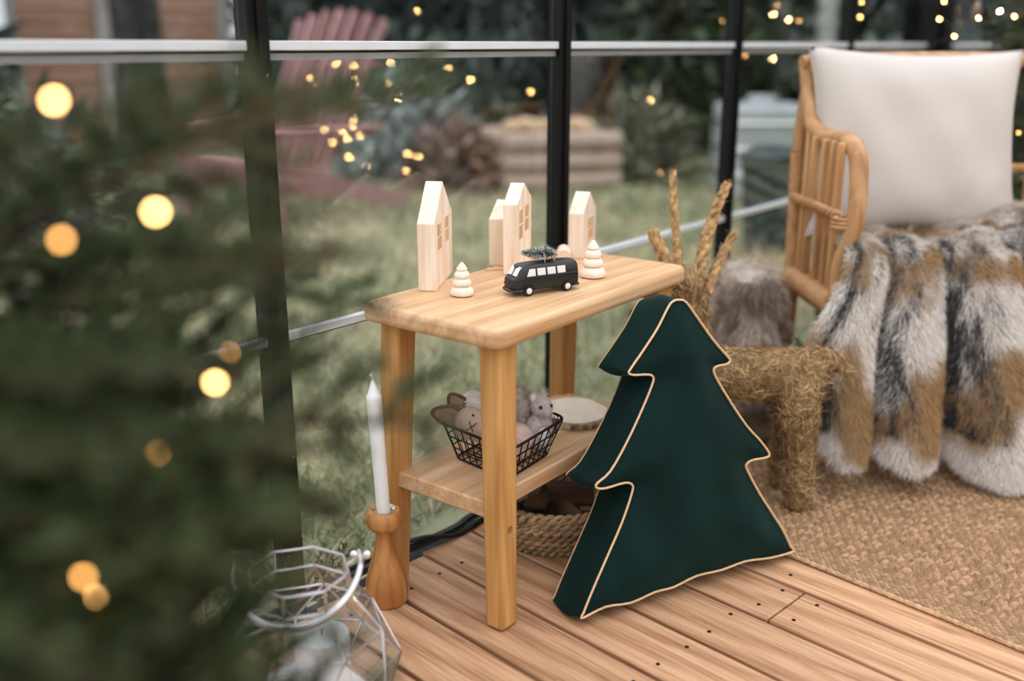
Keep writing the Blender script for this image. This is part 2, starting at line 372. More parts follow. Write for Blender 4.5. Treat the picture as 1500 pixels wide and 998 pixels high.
# ------------------------------------------------------------------ toy houses on the seat
def toy_house(label, px, yaw, w, d, eave, ridge, wins):
    p = atz(px[0], px[1], SEAT_Z)
    h = thing('toy_house', label, 'toy house', (p[0], p[1], SEAT_Z), math.radians(yaw), group='pale wooden toy houses on the stool')
    MB().prism([(0, 0), (w, 0), (w, eave), (w/2, ridge), (0, eave)], 0, d, lambda u, v, t: (u, t, v+.0003)).build('house_block', M['pine'], h, bevel=.0012)
    for (x0, z0, ww, hh, nx, nz) in wins:
        for i in range(nx):
            for j in range(nz):
                pw, ph = ww/nx, hh/nz
                MB().box((x0+pw*(i+.5), -.0001, z0+ph*(j+.5)), (pw*.78, .0012, ph*.86)).build('window_pane', M['pine_dark'], h)
    return h
toy_house('tallest pale wooden toy house with two windows beside the smaller turned tree', (638.5, 427.5), 32, .138, .027, .103, .158, [(.020, .058, .030, .042, 2, 2), (.078, .060, .030, .042, 2, 2)])
toy_house('tall pale wooden toy house standing right behind the black van', (757.5, 404), 26, .105, .0235, .1145, .143, [(.014, .055, .025, .05, 2, 2), (.055, .062, .03, .045, 2, 2)])
toy_house('lower pale wooden toy house tucked behind the house next to the van', (738, 390), 24, .10, .026, .079, .105, [(.03, .03, .03, .03, 2, 2)])
toy_house('pale wooden toy house with one four-pane window behind the larger turned tree', (853, 380), 20, .088, .0265, .079, .112, [(.032, .028, .036, .04, 3, 2)])
# small turned trees
def mini_tree(label, px, s):
    p = atz(*px, SEAT_Z); R = .0185*s; prof = []; z = 0
    for k, (r, h) in enumerate(((1, .0155), (.80, .0125), (.66, .0115), (.47, .0135))):
        r *= R; h *= s
        if k < 3: prof += [(r*.72, z+.0002), (r*.95, z+h*.12), (r, z+h*.32), (r*.96, z+h*.55), (r*.8, z+h*.85), (r*.62, z+h)]
        else: prof += [(r*.75, z), (r, z+h*.15), (r*.9, z+h*.35), (r*.35, z+h*.85), (0.0004, z+h)]
        z += h
    o = MB().lathe(prof, 28).build('toy_tree', M['beech'], loc=(p[0], p[1], SEAT_Z+.0002), sharp=50)
    tag(o, label, 'toy tree', 'turned toy trees on the stool')
mini_tree('small turned pale wood tree beside the tallest toy house', (677, 433), .96)
mini_tree('larger turned pale wood tree at the back of the black van', (868, 406), 1.14)
# wooden log lying behind the van, thin wood chip
p = atz(826, 373, SEAT_Z+.012); u = np.array([.80, .60, 0])
o = MB().tube([p-u*.018, p-u*.017, p+u*.030, p+u*.031], [.0115, .0122, .0122, .0115], 20).build('wooden_barrel', M['pine'], sharp=40)
tag(o, 'short pale wooden barrel lying behind the van', 'wooden toy')
p = atz(722, 394, SEAT_Z+.0012)
o = MB().prism([(-.017, -.008), (.016, -.009), (.018, .006), (-.006, .008)], 0, .0016, lambda a, b, t: (p[0]+a*.8+b*.5, p[1]-a*.6+b*.8, SEAT_Z+.0002+t)).build('wood_chip', M['pine_dark'])
tag(o, 'thin brown wood chip lying beside the lower toy house', 'wood chip')

# ------------------------------------------------------------------ black toy van
f0, r0 = atz(773, 434, SEAT_Z), atz(830, 426, SEAT_Z)
ctr = (f0+r0)/2; yaw = math.atan2(*(f0-r0)[1::-1]); ctr = ctr+np.array([math.sin(yaw), -math.cos(yaw), 0])*.017   # local +x = forward, camera side = local +y
van = thing('toy_van', 'matt black toy van with white windows and hubs', 'toy van', (ctr[0], ctr[1], SEAT_Z), yaw)
wb = np.linalg.norm(f0-r0); VS = wb/.062*.985
VW = .036
M['van'] = plain('matt_black_paint', (.010, .011, .012), .38, noise=.1)
M['vanwin'] = plain('white_paint', (.80, .76, .74), .5, noise=.05)
secs = []
# side outline stations: (x, z_bottom, z_belt, z_roof, half width belt, half width roof)
st = [(-.0520, .012, .0245, .036, .013, .010), (-.0505, .008, .0255, .0405, .0155, .0125), (-.046, .006, .026, .0425, .017, .0140), (-.02, .006, .026, .0435, .0175, .0145), (.02, .006, .026, .0435, .0175, .0145), (.034, .006, .0258, .0428, .0172, .014), (.0405, .0062, .0255, .0405, .0165, .0128), (.0475, .0070, .0250, .0275, .0150, .0125), (.0520, .0085, .0225, .0245, .0125, .010), (.0535, .011, .0200, .0215, .009, .006)]
rows = []
for x, zb, zm, zr, hb, hr in st:
    rows.append([(x, -.6*hb, zb), (x, -hb*.97, zb+.003), (x, -hb, (zb+zm)/2), (x, -hb*.985, zm), (x, -hr*1.02, zr-.006*(zr-zm)/.017), (x, -hr*.72, zr-.0012), (x, 0, zr), (x, hr*.72, zr-.0012), (x, hr*1.02, zr-.006*(zr-zm)/.017), (x, hb*.985, zm), (x, hb, (zb+zm)/2), (x, hb*.97, zb+.003), (x, .6*hb, zb)])
S = lambda p: (p[0]*VS, p[1]*VS, p[2]*VS)
body = MB(); nr = len(rows[0])
vs_ = [S(p) for r in rows for p in r]; fs_ = []
for i in range(len(rows)-1):
    for j in range(nr): fs_.append((i*nr+j, i*nr+(j+1) % nr, (i+1)*nr+(j+1) % nr, (i+1)*nr+j))
fs_ += [tuple(range(nr)), tuple((len(rows)-1)*nr+j for j in range(nr-1, -1, -1))]
body.add(vs_, fs_); vb = body.build('body', M['van'], van, bevel=.0006)
for sgn in (1, -1):
    def wq(x, t): # point on the side between belt (t=0) and roof rail (t=1)
        return (x, sgn*((1-t)*.0174+t*.0150+.0003), .0262+(.0372-.0262)*t)
    for x0, x1, sl in ((-.0285, -.0155, 0), (-.0125, .0005, 0), (.0035, .0165, 0), (.0195, .0335, .005)):
        q = [wq(x0, .08), wq(x1, .08), wq(x1-sl, .95), wq(x0, .95)]
        q2 = [(a, b-sgn*.0012, c) for a, b, c in q]
        MB().add([S(p) for p in q+q2], [(0, 1, 2, 3), (7, 6, 5, 4), (0, 4, 5, 1), (1, 5, 6, 2), (2, 6, 7, 3), (3, 7, 4, 0)]).build('window', M['vanwin'], van, bevel=.0005)
    MB().tube([S((-.048, sgn*.0180, .0262)), S((.036, sgn*.0185, .0262)), S((.046, sgn*.0165, .0235)), S((.0525, sgn*.0095, .016)), S((.0542, 0, .0105))], .0007*VS, 6).build('waist_trim', M['van'], van)
    q = [(.0418, sgn*.0015, .0285), (.0418, sgn*.0118, .0280), (.0385, sgn*.0108, .0395), (.0385, sgn*.0015, .0402)]
    q = [(a+.0063-(c-.028)*.38, b, c) for a, b, c in q]; q2 = [(a-.003, b, c) for a, b, c in q]
    MB().add([S(p) for p in q+q2], [(0, 1, 2, 3), (7, 6, 5, 4), (0, 4, 5, 1), (1, 5, 6, 2), (2, 6, 7, 3), (3, 7, 4, 0)]).build('windscreen', M['vanwin'], van, bevel=.0004)
    MB().ell(S((.0515, sgn*.0098, .0165)), .0026*VS, 10, 6).build('headlight', M['van'], van)
    for x in (.031, -.031):
        w = MB().lathe([(.0015, -.0035), (.0068, -.0035), (.0075, -.002), (.0075, .002), (.0068, .0035), (.0015, .0035)], 18).build('wheel', M['van'], van, loc=S((x, sgn*.0155, .0076)), rot=(math.pi/2, 0, 0))
        w.scale = (VS, VS, VS)
        MB().lathe([(.0005, -.0048), (.0025, -.0046), (.0042, -.004), (.0042, -.003)] if sgn > 0 else [(.0005, .0048), (.0025, .0046), (.0042, .004), (.0042, .003)], 16).build('hubcap', M['vanwin'], w)
    arch = [S((x+.0096*math.cos(a), sgn*.0176, .0076+.0096*math.sin(a))) for x in (.031,) for a in np.linspace(.1, math.pi-.1, 9)]
    MB().tube(arch, .0008*VS, 5).build('wheel_arch', M['van'], van)
for bump_x, sg in ((.0545, 1), (-.0535, -1)):
    MB().tube([S(p) for p in smooth_curve([(bump_x-sg*.014, -.0185, .0085), (bump_x-sg*.003, -.0155, .0082), (bump_x+sg*.0008, 0, .008), (bump_x-sg*.003, .0155, .0082), (bump_x-sg*.014, .0185, .0085)], 5)], .0017*VS, 7).build('bumper', M['van'], van)
MB().tube([S((.0528, 0, .0195)), S((.0540, 0, .0195))], .0038*VS, 16).build('emblem', M['van'], van)
# frosted fir tree tied on the roof
roof = .0435*VS
tt = thing('toy_fir', 'tiny frosted fir tree tied on top of the black van', 'toy tree', (ctr[0], ctr[1], SEAT_Z+roof), yaw+.10)
MB().tube([(-.024*VS, .004, .006), (.034*VS, .004, .0165)], .0011, 6).build('trunk', M['bark'], tt)
n = 2600; s = RNG.random(n); ax = np.stack([-.020*VS+s*.055*VS, np.full(n, .004), .0075+.0095*s], 1); a = RNG.random(n)*6.28
rad_ = np.stack([np.full(n, .55), np.cos(a), np.sin(a)], 1)
L_ = .0195*(1-s*.75)*(.6+.5*RNG.random(n)); frost = RNG.random((n, 1)) < .6
cc = np.where(frost, np.array([.78, .82, .82]), np.array([.035, .075, .065]))
keep = ~((rad_[:, 2]*L_+ax[:, 2]) < .0008)
tag(link('needles', strands('toy_fir_needles', ax[keep], rad_[keep], L_[keep], .0011, M['needle'], cc[keep]), tt), kind='stuff')
tw = MB()
for s_ in (-1, 1): tw.tube(smooth_curve([(.004*VS, .004-.0095, .0), (.004*VS, .004-.0085, .011), (.004*VS, .004, .0155), (.004*VS, .004+.0085, .011), (.004*VS, .004+.0095, 0)], 4) if s_ < 0 else smooth_curve([(-.012*VS, -.006, 0), (-.012*VS, -.004, .013), (-.012*VS, .004, .018), (-.012*VS, .012, .013), (-.012*VS, .014, 0)], 4), .0006, 5)
tw.build('twine', M['piping'], tt)

# ------------------------------------------------------------------ velvet tree cushion
LEAN = math.radians(10)
cb0, cb1 = atz(853, 915, .004), atz(1158, 818, .004)
ce1 = unit(cb1-cb0); cnh = np.array([-ce1[1], ce1[0], 0]); ce2 = cnh*math.sin(LEAN)+np.array([0, 0, math.cos(LEAN)]); cn = np.cross(ce1, ce2); cn = -cn if cn@cnh > 0 else cn   # cn points to the viewer
cushion = thing('tree_cushion', 'dark green velvet fir tree shaped cushion with gold piping leaning on the stool', 'cushion', cb0)
CW, CH, CT = .409, .441, .080
right = [(.2105, .441), (.222, .436), (.245, .405), (.270, .371), (.297, .341), (.2985, .336), (.292, .3335), (.272, .333), (.266, .326), (.272, .310), (.295, .272), (.325, .228), (.352, .198), (.367, .178), (.3685, .172), (.360, .1705), (.335, .172), (.322, .168), (.3215, .157), (.345, .112), (.372, .070), (.392, .038), (.406, .008), (.409, .001)]
left = [(.200, .441), (.190, .434), (.168, .405), (.140, .376), (.113, .350), (.1125, .346), (.122, .343), (.146, .340), (.1545, .333), (.150, .320), (.128, .285), (.098, .243), (.066, .206), (.042, .193), (.0415, .188), (.055, .185), (.090, .186), (.1035, .179), (.101, .165), (.080, .125), (.050, .080), (.020, .035), (.002, .006), (0, .001)]
bottom = [(.04, .007), (.085, .001), (.13, .006), (.165, .0045), (.21, .011), (.26, .008), (.31, .010), (.36, .003)]
outline = left+bottom+right[::-1]
def resample(P, n):
    P = np.array(P); s = np.concatenate([[0], np.cumsum(np.linalg.norm(np.diff(P, axis=0), axis=1))]); t = np.linspace(0, s[-1], n)
    return np.stack([np.interp(t, s, P[:, 0]), np.interp(t, s, P[:, 1])], 1)
cl_ = np.array(smooth_curve([np.array(p) for p in outline], 3, True))
def dist_outline(p):
    a = cl_; b = np.roll(cl_, -1, 0); ab = b-a; t = np.clip(((p-a)*ab).sum(1)/((ab*ab).sum(1)+1e-12), 0, 1); return np.sqrt(((a+ab*t[:, None]-p)**2).sum(1)).min()
def cpt(u, v, t): return ce1*u+ce2*v+cn*t
from mathutils.geometry import delaunay_2d_cdt
from mathutils import noise as mnoise
inner = [(x, y) for x in np.arange(.006, .41, .0125) for y in np.arange(.006, .44, .0125)]
def inside(p):
    x, y = p; a = cl_; b = np.roll(cl_, -1, 0); c = ((a[:, 1] > y) != (b[:, 1] > y)) & (x < (b[:, 0]-a[:, 0])*(y-a[:, 1])/(b[:, 1]-a[:, 1]+1e-12)+a[:, 0]); return c.sum() % 2 == 1
inner = [p for p in inner if inside(p) and dist_outline(np.array(p)) > .004]
pv, _, pf, *_r = delaunay_2d_cdt([Vector(p) for p in cl_]+[Vector(p) for p in inner], [(i, (i+1) % len(cl_)) for i in range(len(cl_))], [], 1, 1e-6)
mb = MB()
for side in (1, -1):
    P = []
    for v in pv:
        d = dist_outline(np.array(v)); d = 0 if d < 1e-4 else d
        h = .034*(1-math.exp(-d/.055)) + (.0035*mnoise.noise(Vector((v.x*14, v.y*14, 3)))+.0018*math.sin(v.x*60+v.y*23))*min(1, d/.02)
        P.append(cpt(v.x, v.y, h if side > 0 else -CT-h*.7))
    mb.add(P, [tuple(f) for f in pf])
# gusset between the two faces
nO = len(cl_); nrm = np.roll(cl_, -1, 0)-np.roll(cl_, 1, 0); nrm = unit(np.stack([-nrm[:, 1], nrm[:, 0]], 1))
cen = cl_.mean(0); sg = np.sign(((cl_+nrm*.003-cen)**2).sum(1)-((cl_-nrm*.003-cen)**2).sum(1)).sum(); nrm = nrm*np.sign(sg)
rows = []
for t in np.linspace(0, 1, 7):
    bul = .007*math.sin(math.pi*t)
    rows.append([cpt(*( (p+n_*(bul+.0012*math.sin(i*.9+t*7)*math.sin(math.pi*t)))), -CT*t) for i, (p, n_) in enumerate(zip(cl_, nrm))])
rows = [[r[i] for r in rows] for i in range(nO)]
mb.grid(rows, closed_u=True)
vel = mb.build('velvet_cover', M['velvet'], cushion, sharp=60)
mz = min(v[2] for v in mb.v)+cb0[2]
for nm, t in (('piping', .0022), ('piping', -CT-.0035)):
    MB().tube([cpt(*(p+n_*(.0014 if t > 0 else -.0012)), t) for p, n_ in zip(cl_, nrm)], .0018 if t > 0 else .0013, 7, closed=True).build(nm, M['piping'], cushion)
cushion.location.z = cb0[2]-mz+.001 if mz < .001 else cb0[2]

# ------------------------------------------------------------------ straw reindeer
deer = thing('straw_reindeer', 'straw reindeer figure with rope antlers standing behind the green cushion', 'reindeer figure', (0, 0, 0))
hip = np.array([1.650, .690, .247]); ax = unit(np.array([-.56, .80, 0])); lat = np.array([ax[1], -ax[0], 0])   # lat: away from the viewer's left, towards the viewer is -lat*...
toward = -np.array([.773, .635, 0]); toward = unit(toward-ax*(toward@ax))
chest = hip+ax*.185+np.array([0, 0, .005])
head = np.array([1.532, .862, .372])
def limb(pts, rad, fuzz, n=14):
    return smooth_curve(pts, 6), list(np.interp(np.linspace(0, len(pts)-1, (len(pts)-1)*6+1), range(len(pts)), rad))
limbs = []
limbs.append(limb([hip-ax*.050, hip-ax*.042, hip, hip+ax*.07, hip+ax*.14, chest, chest+ax*.04], [.008, .036, .050, .049, .048, .048, .012], 1))
limbs.append(limb([chest-ax*.008, chest*.5+head*.5+np.array([0, 0, -.01]), head, head+np.array([0, 0, .045]), head+np.array([0, 0, .068])], [.046, .043, .043, .036, .016], 1))
limbs.append(limb([head+np.array([0, 0, .0]), head+ax*.05-np.array([0, 0, .012]), head+ax*.09-np.array([0, 0, .03])], [.034, .028, .016], 1))
feet = []
for base, off, s in ((hip, .045, -1), (hip, .045, 1), (chest, .042, -1), (chest, .042, 1)):
    o_ = toward*off*(-s); fo = base+o_*1.18; fo = np.array([fo[0], fo[1], .0085])
    if base is hip and s < 0: fo = np.array([*atz(1168, 748)[:2], .0085])
    limbs.append(limb([base+o_*.6+np.array([0, 0, -.0]), base+o_*.95+np.array([0, 0, -.05]), (base+o_)*.45+fo*.55, fo], [.034, .036, .0245, .0255], 1))
limbs.append(limb([hip-ax*.030+np.array([0, 0, .036]), hip-ax*.062+np.array([0, 0, .030]), hip-ax*.088+np.array([0, 0, .006])], [.018, .019, .004], 1))
mb = MB()
for P, R in limbs: mb.tube(P, R, 16)
db = mb.build('body', M['strawbase'], deer, remesh=.005)
B, Dr, Ls, Cs, Bd = [], [], [], [], []
for li, (P, R) in enumerate(limbs):
    P = np.array(P); R = np.array(R); seg = np.linalg.norm(np.diff(P, axis=0), axis=1); ar = seg*(R[:-1]+R[1:])/2; n = int(5600*ar.sum()/.009)
    n = min(max(n, 400), 9000)
    si = RNG.choice(len(seg), n, p=ar/ar.sum()); t = RNG.random((n, 1)); c = P[si]*(1-t)+P[si+1]*t; r = R[si]*(1-t[:, 0])+R[si+1]*t[:, 0]
    tg = unit(P[si+1]-P[si]); rv = unit(np.cross(tg, RNG.normal(size=(n, 3)))); circ = np.cross(tg, rv); mixa = RNG.random((n, 1))*1.6-.8
    along = tg*RNG.choice([-1, 1], (n, 1))
    d = unit(along*(1-abs(mixa))+circ*mixa*(1.4 if li > 2 else 1.0)+rv*.03+RNG.normal(size=(n, 3))*.14)
    B.append(c+rv*r[:, None]*.985); Dr.append(d); Ls.append(np.where(RNG.random(n) < .12, .030+.020*RNG.random(n), .014+.018*RNG.random(n))); Bd.append(-rv*.30+RNG.normal(size=(n, 3))*.25)
    q = RNG.random((n, 1)); Cs.append(np.where(q < .38, np.array([[.12, .058, .022]]), np.where(q < .74, np.array([[.38, .22, .09]]), np.array([[.78, .56, .31]])))*(.75+.5*RNG.random((n, 1))))
B = np.concatenate(B); Dr = np.concatenate(Dr); k = B[:, 2] > .007
fibre = strands('straw_fibres', B[k], Dr[k], np.concatenate(Ls)[k], .0008, M['straw'], np.concatenate(Cs)[k], bend=np.concatenate(Bd)[k])
co = np.empty(len(fibre.vertices)*3, np.float32); fibre.vertices.foreach_get('co', co); co = co.reshape(-1, 3); co[:, 2] = np.maximum(co[:, 2], .006); fibre.vertices.foreach_set('co', co.ravel())
tag(link('straw_coat', fibre, deer), kind='stuff')
def rope(name, pts, r0, r1):
    P = smooth_curve(pts, 8); n = len(P); mb = MB(); 
    mb.tube(P, list(np.linspace(r0*.8, r1*.8, n)), 8)
    for ph in (0, 2.09, 4.19):
        Q = []
        for i, p in enumerate(P):
            t = P[min(i+1, n-1)]-P[max(i-1, 0)]; a, b, _ = frame(t, (0, 1, 0)); q = ph+i*.75; r = (r0+(r1-r0)*i/(n-1))
            Q.append(p+(a*math.cos(q)+b*math.sin(q))*r*.55)
        mb.tube(Q, list(np.linspace(r0*.62, r1*.62, n)), 6)
    o = mb.build(name, M['jute_rope'], deer)
    c = np.array(P); n2 = 260; i = RNG.integers(0, n, n2)
    me = strands('rope_fuzz', c[i]+RNG.normal(size=(n2, 3))*r1*.6, RNG.normal(size=(n2, 3)), .008+.012*RNG.random(n2), .0005, M['straw'], np.tile([[.6, .42, .22]], (n2, 1)))
    tag(link('loose_fibre', me, o), kind='stuff')
M['jute_rope'] = plain('jute_rope', (.42, .25, .11), .9, noise=.6, scale=90, bump=.5)
hd = 1.80
rope('antler', [atd(998, 430, hd), atd(993, 380, hd), atd(988, 310, hd), atd(985, 250, hd)], .0095, .0066)
rope('antler', [atd(1020, 440, hd), atd(1030, 370, hd), atd(1048, 310, hd), atd(1066, 268, hd)], .0125, .0080)
rope('ear', [atd(988, 415, hd-.01), atd(975, 380, hd-.03), atd(955, 338, hd-.03)], .0115, .010)
rope('ear', [atd(1035, 430, hd+.01), atd(1052, 385, hd+.02), atd(1077, 340, hd+.02)], .0095, .0075)

# ------------------------------------------------------------------ candle and holder
ch = np.array([.932, 1.014, 0])
o = MB().lathe([(.001, .0005), (.0285, .0005), (.0305, .003), (.0315, .015), (.0305, .030), (.0265, .048), (.0205, .066), (.0155, .084), (.0135, .098), (.0135, .108), (.0150, .112), (.0215, .1145), (.0258, .120), (.0272, .128), (.0258, .136), (.0225, .1405), (.0160, .1405), (.0155, .138)], 40).build('holder_body', M['acacia'], sharp=28)
hold = thing('candle_holder', 'turned reddish wood candle holder with round rim', 'candle holder', ch); o.parent = hold; hold.scale = (1.04, 1.04, 1.085)
MB().lathe([(.0115, .133), (.0152, .1385), (.0162, .1412), (.0168, .1414), (.0168, .1405), (.0150, .139), (.0108, .131), (.001, .131)], 32, cap=False).build('metal_cup', M['steel'], hold)
cnd = thing('taper_candle', 'white taper candle standing in the turned wooden holder', 'candle', (ch[0], ch[1], .1435))
cnd.rotation_euler = (-.030, -.027, 0)
MB().lathe([(.0095, 0), (.0100, .004), (.0112, .185), (.0114, .190), (.0085, .194), (.006, .201), (.0035, .209), (.0022, .212)], 28).build('wax', M['wax'], cnd, sharp=50)
MB().tube([(0, 0, .210), (.0005, 0, .215), (-.0012, .0005, .221), (.0, .0, .224)], [.0022, .0013, .0030, .0012], 8).build('wick', M['wick'], cnd)

# ------------------------------------------------------------------ faceted glass lantern
lan = thing('glass_lantern', 'faceted clear glass lantern with silver edges and folded handle', 'lantern', (.697, .919, 0), math.radians(12))
NL = 8
rings = [(.083, .0045), (.126, .045), (.104, .108), (.066, .158), (.064, .186)]
tw_ = [0, 0, .5, .5, .5]
RP = [[(r*math.cos(2*math.pi*(k+t)/NL), r*math.sin(2*math.pi*(k+t)/NL), z) for k in range(NL)] for (r, z), t in zip(rings, tw_)]
def strip(a, b): MB().tube([a, b], .0019, 6).build('came', M['silver'], lan)
def facet(pts):
    mb = MB(); P = [np.array(p) for p in pts]; n = np.cross(P[1]-P[0], P[2]-P[0]); n = n/np.linalg.norm(n)*.0007
    k = len(P); mb.add([p+n for p in P]+[p-n for p in P], [tuple(range(k)), tuple(range(2*k-1, k-1, -1))]+[(i, (i+1) % k, k+(i+1) % k, k+i) for i in range(k)])
    mb.build('glass_facet', M['pane_small'], lan, smooth=False)
for k in range(NL):
    j = (k+1) % NL
    for i in range(5): strip(RP[i][k], RP[i][j]) if i != 2 or True else None
    strip(RP[0][k], RP[1][k]); strip(RP[1][k], RP[2][k]); strip(RP[1][j], RP[2][k]); strip(RP[2][k], RP[3][k]); strip(RP[3][k], RP[4][k])
    facet((RP[0][k], RP[0][j], RP[1][j], RP[1][k])); facet((RP[1][k], RP[1][j], RP[2][k])); facet((RP[1][j], RP[2][j], RP[2][k]))
    facet((RP[2][k], RP[2][j], RP[3][j], RP[3][k])); facet((RP[3][k], RP[3][j], RP[4][j], RP[4][k]))
M['lanbase'] = plain('lantern_base', (.62, .63, .62), .35, noise=.1)
MB().prism([p[:2] for p in RP[0]], .001, .0045, lambda u, v, t: (u, v, t)).build('base_plate', M['lanbase'], lan)
ca = math.radians(39.4-90-12)   # handle pivots lie left and right as seen from the seat side
axh = np.array([math.cos(ca), math.sin(ca), 0]); fwd = np.array([math.sin(ca), -math.cos(ca), 0]); 
piv = .176
hp = []
for a in np.linspace(-.42, math.pi+.42, 34):
    r = .0785; hp.append(axh*math.cos(a)*r + (fwd*.86+np.array([0, 0, -.02]))*math.sin(a)*.092 + np.array([0, 0, piv+.020-.040*max(0, math.sin(a))]))
MB().tube(hp, [.0032+.0016*math.sin(math.pi*i/33) for i in range(34)], 9).build('handle', M['silver'], lan)
M['pearl'] = plain('silver_ball', (.85, .84, .82), .12, metal=1.0, noise=.02)
for e in (hp[1], hp[-2]):
    for s in (-1, 1): MB().ell(np.array(e)+axh*s*.0085, .0055, 14, 9).build('ball', M['pearl'], lan)
    MB().tube([np.array(e)-axh*.008, np.array(e)+axh*.008], .0018, 8).build('pivot_pin', M['silver'], lan)
    e_ = np.array(e); q_ = unit(e_*np.array([1, 1, 0]))*.0605; MB().tube([e_, np.array([q_[0], q_[1], .184])], .0018, 8).build('pivot_lug', M['silver'], lan)
o = MB().lathe([(.001, .0), (.034, .0), (.0355, .002), (.0355, .085), (.034, .088), (.004, .086), (.001, .086)], 32).build('wax', M['wax'])
pc = thing('pillar_candle', 'short white pillar candle standing inside the glass lantern', 'candle', (.716, .905, .005)); o.parent = pc
MB().tube([(0, 0, .085), (.001, 0, .096)], .0011, 6).build('wick', M['black'], pc)

# ------------------------------------------------------------------ wire basket and felt animals on the shelf
bz0, bz1 = SHZ+.0022, .262
ra, rb, rc = atz(644, 619, bz1), atz(749, 660, bz1), atz(829, 612, bz1); rd = ra+rc-rb; rc_ = (ra+rc)/2
rim4 = [ra, rb, rc, rd]; bot4 = [np.array([rc_[0]+(p[0]-rc_[0])*.76+.012, rc_[1]+(p[1]-rc_[1])*.76+.012, bz0]) for p in rim4]
basket = thing('wire_basket', 'black wire basket holding felt animals on the stool shelf', 'basket', (0, 0, 0))
def rounded4(P, r, n=4):
    out = []
    for i in range(4):
        p, a, b = P[i], unit(P[i-1]-P[i]), unit(P[(i+1) % 4]-P[i])
        for t in np.linspace(0, 1, n+1): out.append((p+a*r)*(1-t)**2+2*p*t*(1-t)+(p+b*r)*t*t)
    return out
MB().tube(rounded4(rim4, .02), .0022, 7, closed=True).build('rim', M['black'], basket)
MB().tube(rounded4(bot4, .014), .0016, 6, closed=True).build('bottom_ring', M['black'], basket)
for f in (.33, .66): MB().tube(rounded4([p*(1-f)+q*f for p, q in zip(bot4, rim4)], .016), .0012, 5, closed=True).build('hoop_wire', M['black'], basket)
for i in range(4):
    for t in np.linspace(.06, .94, 8):
        MB().tube([rim4[i]*(1-t)+rim4[(i+1) % 4]*t, bot4[i]*(1-t)+bot4[(i+1) % 4]*t], .0011, 5).build('upright_wire', M['black'], basket)
for t in np.linspace(.15, .85, 6):
    MB().tube([bot4[0]*(1-t)+bot4[1]*t, bot4[3]*(1-t)+bot4[2]*t], .0010, 5).build('floor_wire', M['black'], basket)
    MB().tube([bot4[1]*(1-t)+bot4[2]*t, bot4[0]*(1-t)+bot4[3]*t], .0010, 5).build('floor_wire', M['black'], basket)
M['felt_grey'] = plain('grey_felt', (.50, .43, .40), .95, noise=.25, scale=120, bump=.5)
M['felt_brown'] = plain('brown_felt', (.33, .21, .145), .95, noise=.3, scale=120, bump=.5)
M['felt_dark'] = plain('dark_brown_felt', (.12, .07, .045), .95, noise=.3, scale=120, bump=.5)
M['felt_pink'] = plain('pink_felt', (.60, .43, .36), .95, noise=.15, scale=120, bump=.5)
M['felt_white'] = plain('white_felt', (.72, .67, .63), .95, noise=.12, scale=120, bump=.5)
M['eye'] = plain('black_bead', (.006, .006, .007), .12, noise=.05)
def fuzz(parent, balls, colr, n, L=.006):
    B = []; Nn = []
    for c, r in balls:
        r = np.array(r if hasattr(r, '__len__') else (r, r, r)); d = unit(RNG.normal(size=(n, 3))); B.append(np.array(c)+d*r*.97); Nn.append(unit(d/r))
    B = np.concatenate(B); Nn = np.concatenate(Nn); k = B[:, 2] > SHZ+.008; B, Nn = B[k], Nn[k]; m = len(B)
    me = strands('felt_fuzz', B, Nn+RNG.normal(size=(m, 3))*.8, L*(.5+RNG.random(m)), .0004, M['fur'], np.array(colr)*(.75+.5*RNG.random((m, 1))))
    tag(link('fuzz', me, parent), kind='stuff')
def felt(name, label, balls, mat, colr, nf, L=.006, vox=.0028):
    t = thing(name, label, 'felt animal', (0, 0, 0)); mb = MB()
    for c, r in balls: mb.ell(c, r, 16, 10)
    mb.build('body', mat, t, remesh=vox); fuzz(t, balls, colr, nf, L); return t
R_ = _rt; FWD = np.array([.773, .635, 0]); UPZ = np.array([0, 0, 1.0])
sq = atd(793, 595, 1.570)                                   # squirrel head centre
hb = sq-UPZ*.040-R_*.007
balls = [(sq, (.0175, .0175, .0165)), (sq-FWD*.010+R_*.007-UPZ*.005, .0105), (hb, (.020, .020, .026)), (hb-UPZ*.012+R_*.003, (.022, .022, .016)), (sq-R_*.013+UPZ*.014+FWD*.004, (.0075, .0075, .010)), (sq+R_*.002+UPZ*.018+FWD*.006, (.006, .006, .009)), (hb+R_*.012-FWD*.012+UPZ*.014, .009), (hb+R_*.019-FWD*.016+UPZ*.0155, .007), (hb+R_*.022-FWD*.004+UPZ*.015, .007), (hb+R_*.010-FWD*.012-UPZ*.018, .010)]
squir = felt('felt_squirrel', 'grey felt squirrel holding a tiny cone in the wire basket', balls, M['felt_grey'], (.56, .49, .46), 420, .006)
tl = atd(763, 592, 1.592)
tb = [(tl, (.022, .022, .026)), (tl+UPZ*.012+R_*-.004, (.018, .018, .018)), (tl-UPZ*.03+R_*.004, (.018, .018, .024))]
mb = MB(); [mb.ell(c, r, 14, 9) for c, r in tb]; tail = mb.build('tail', M['felt_grey'], squir, remesh=.003); fuzz(tail, tb, (.42, .34, .29), 900, .011)
mb = MB(); mb.ell(hb+R_*.010-FWD*.017-UPZ*.004, (.010, .010, .016), 12, 8); mb.build('white_belly', M['felt_white'], squir)
MB().ell(sq-R_*.0135+UPZ*.0145-FWD*.0032, (.0045, .0045, .007), 10, 7).build('ear_lining', M['felt_white'], squir)
for e_ in (sq-FWD*.0168-R_*.0015+UPZ*.0035, sq-FWD*.0085+R_*.0150+UPZ*.0035): MB().ell(e_, .0030, 10, 7).build('eye', M['eye'], squir)
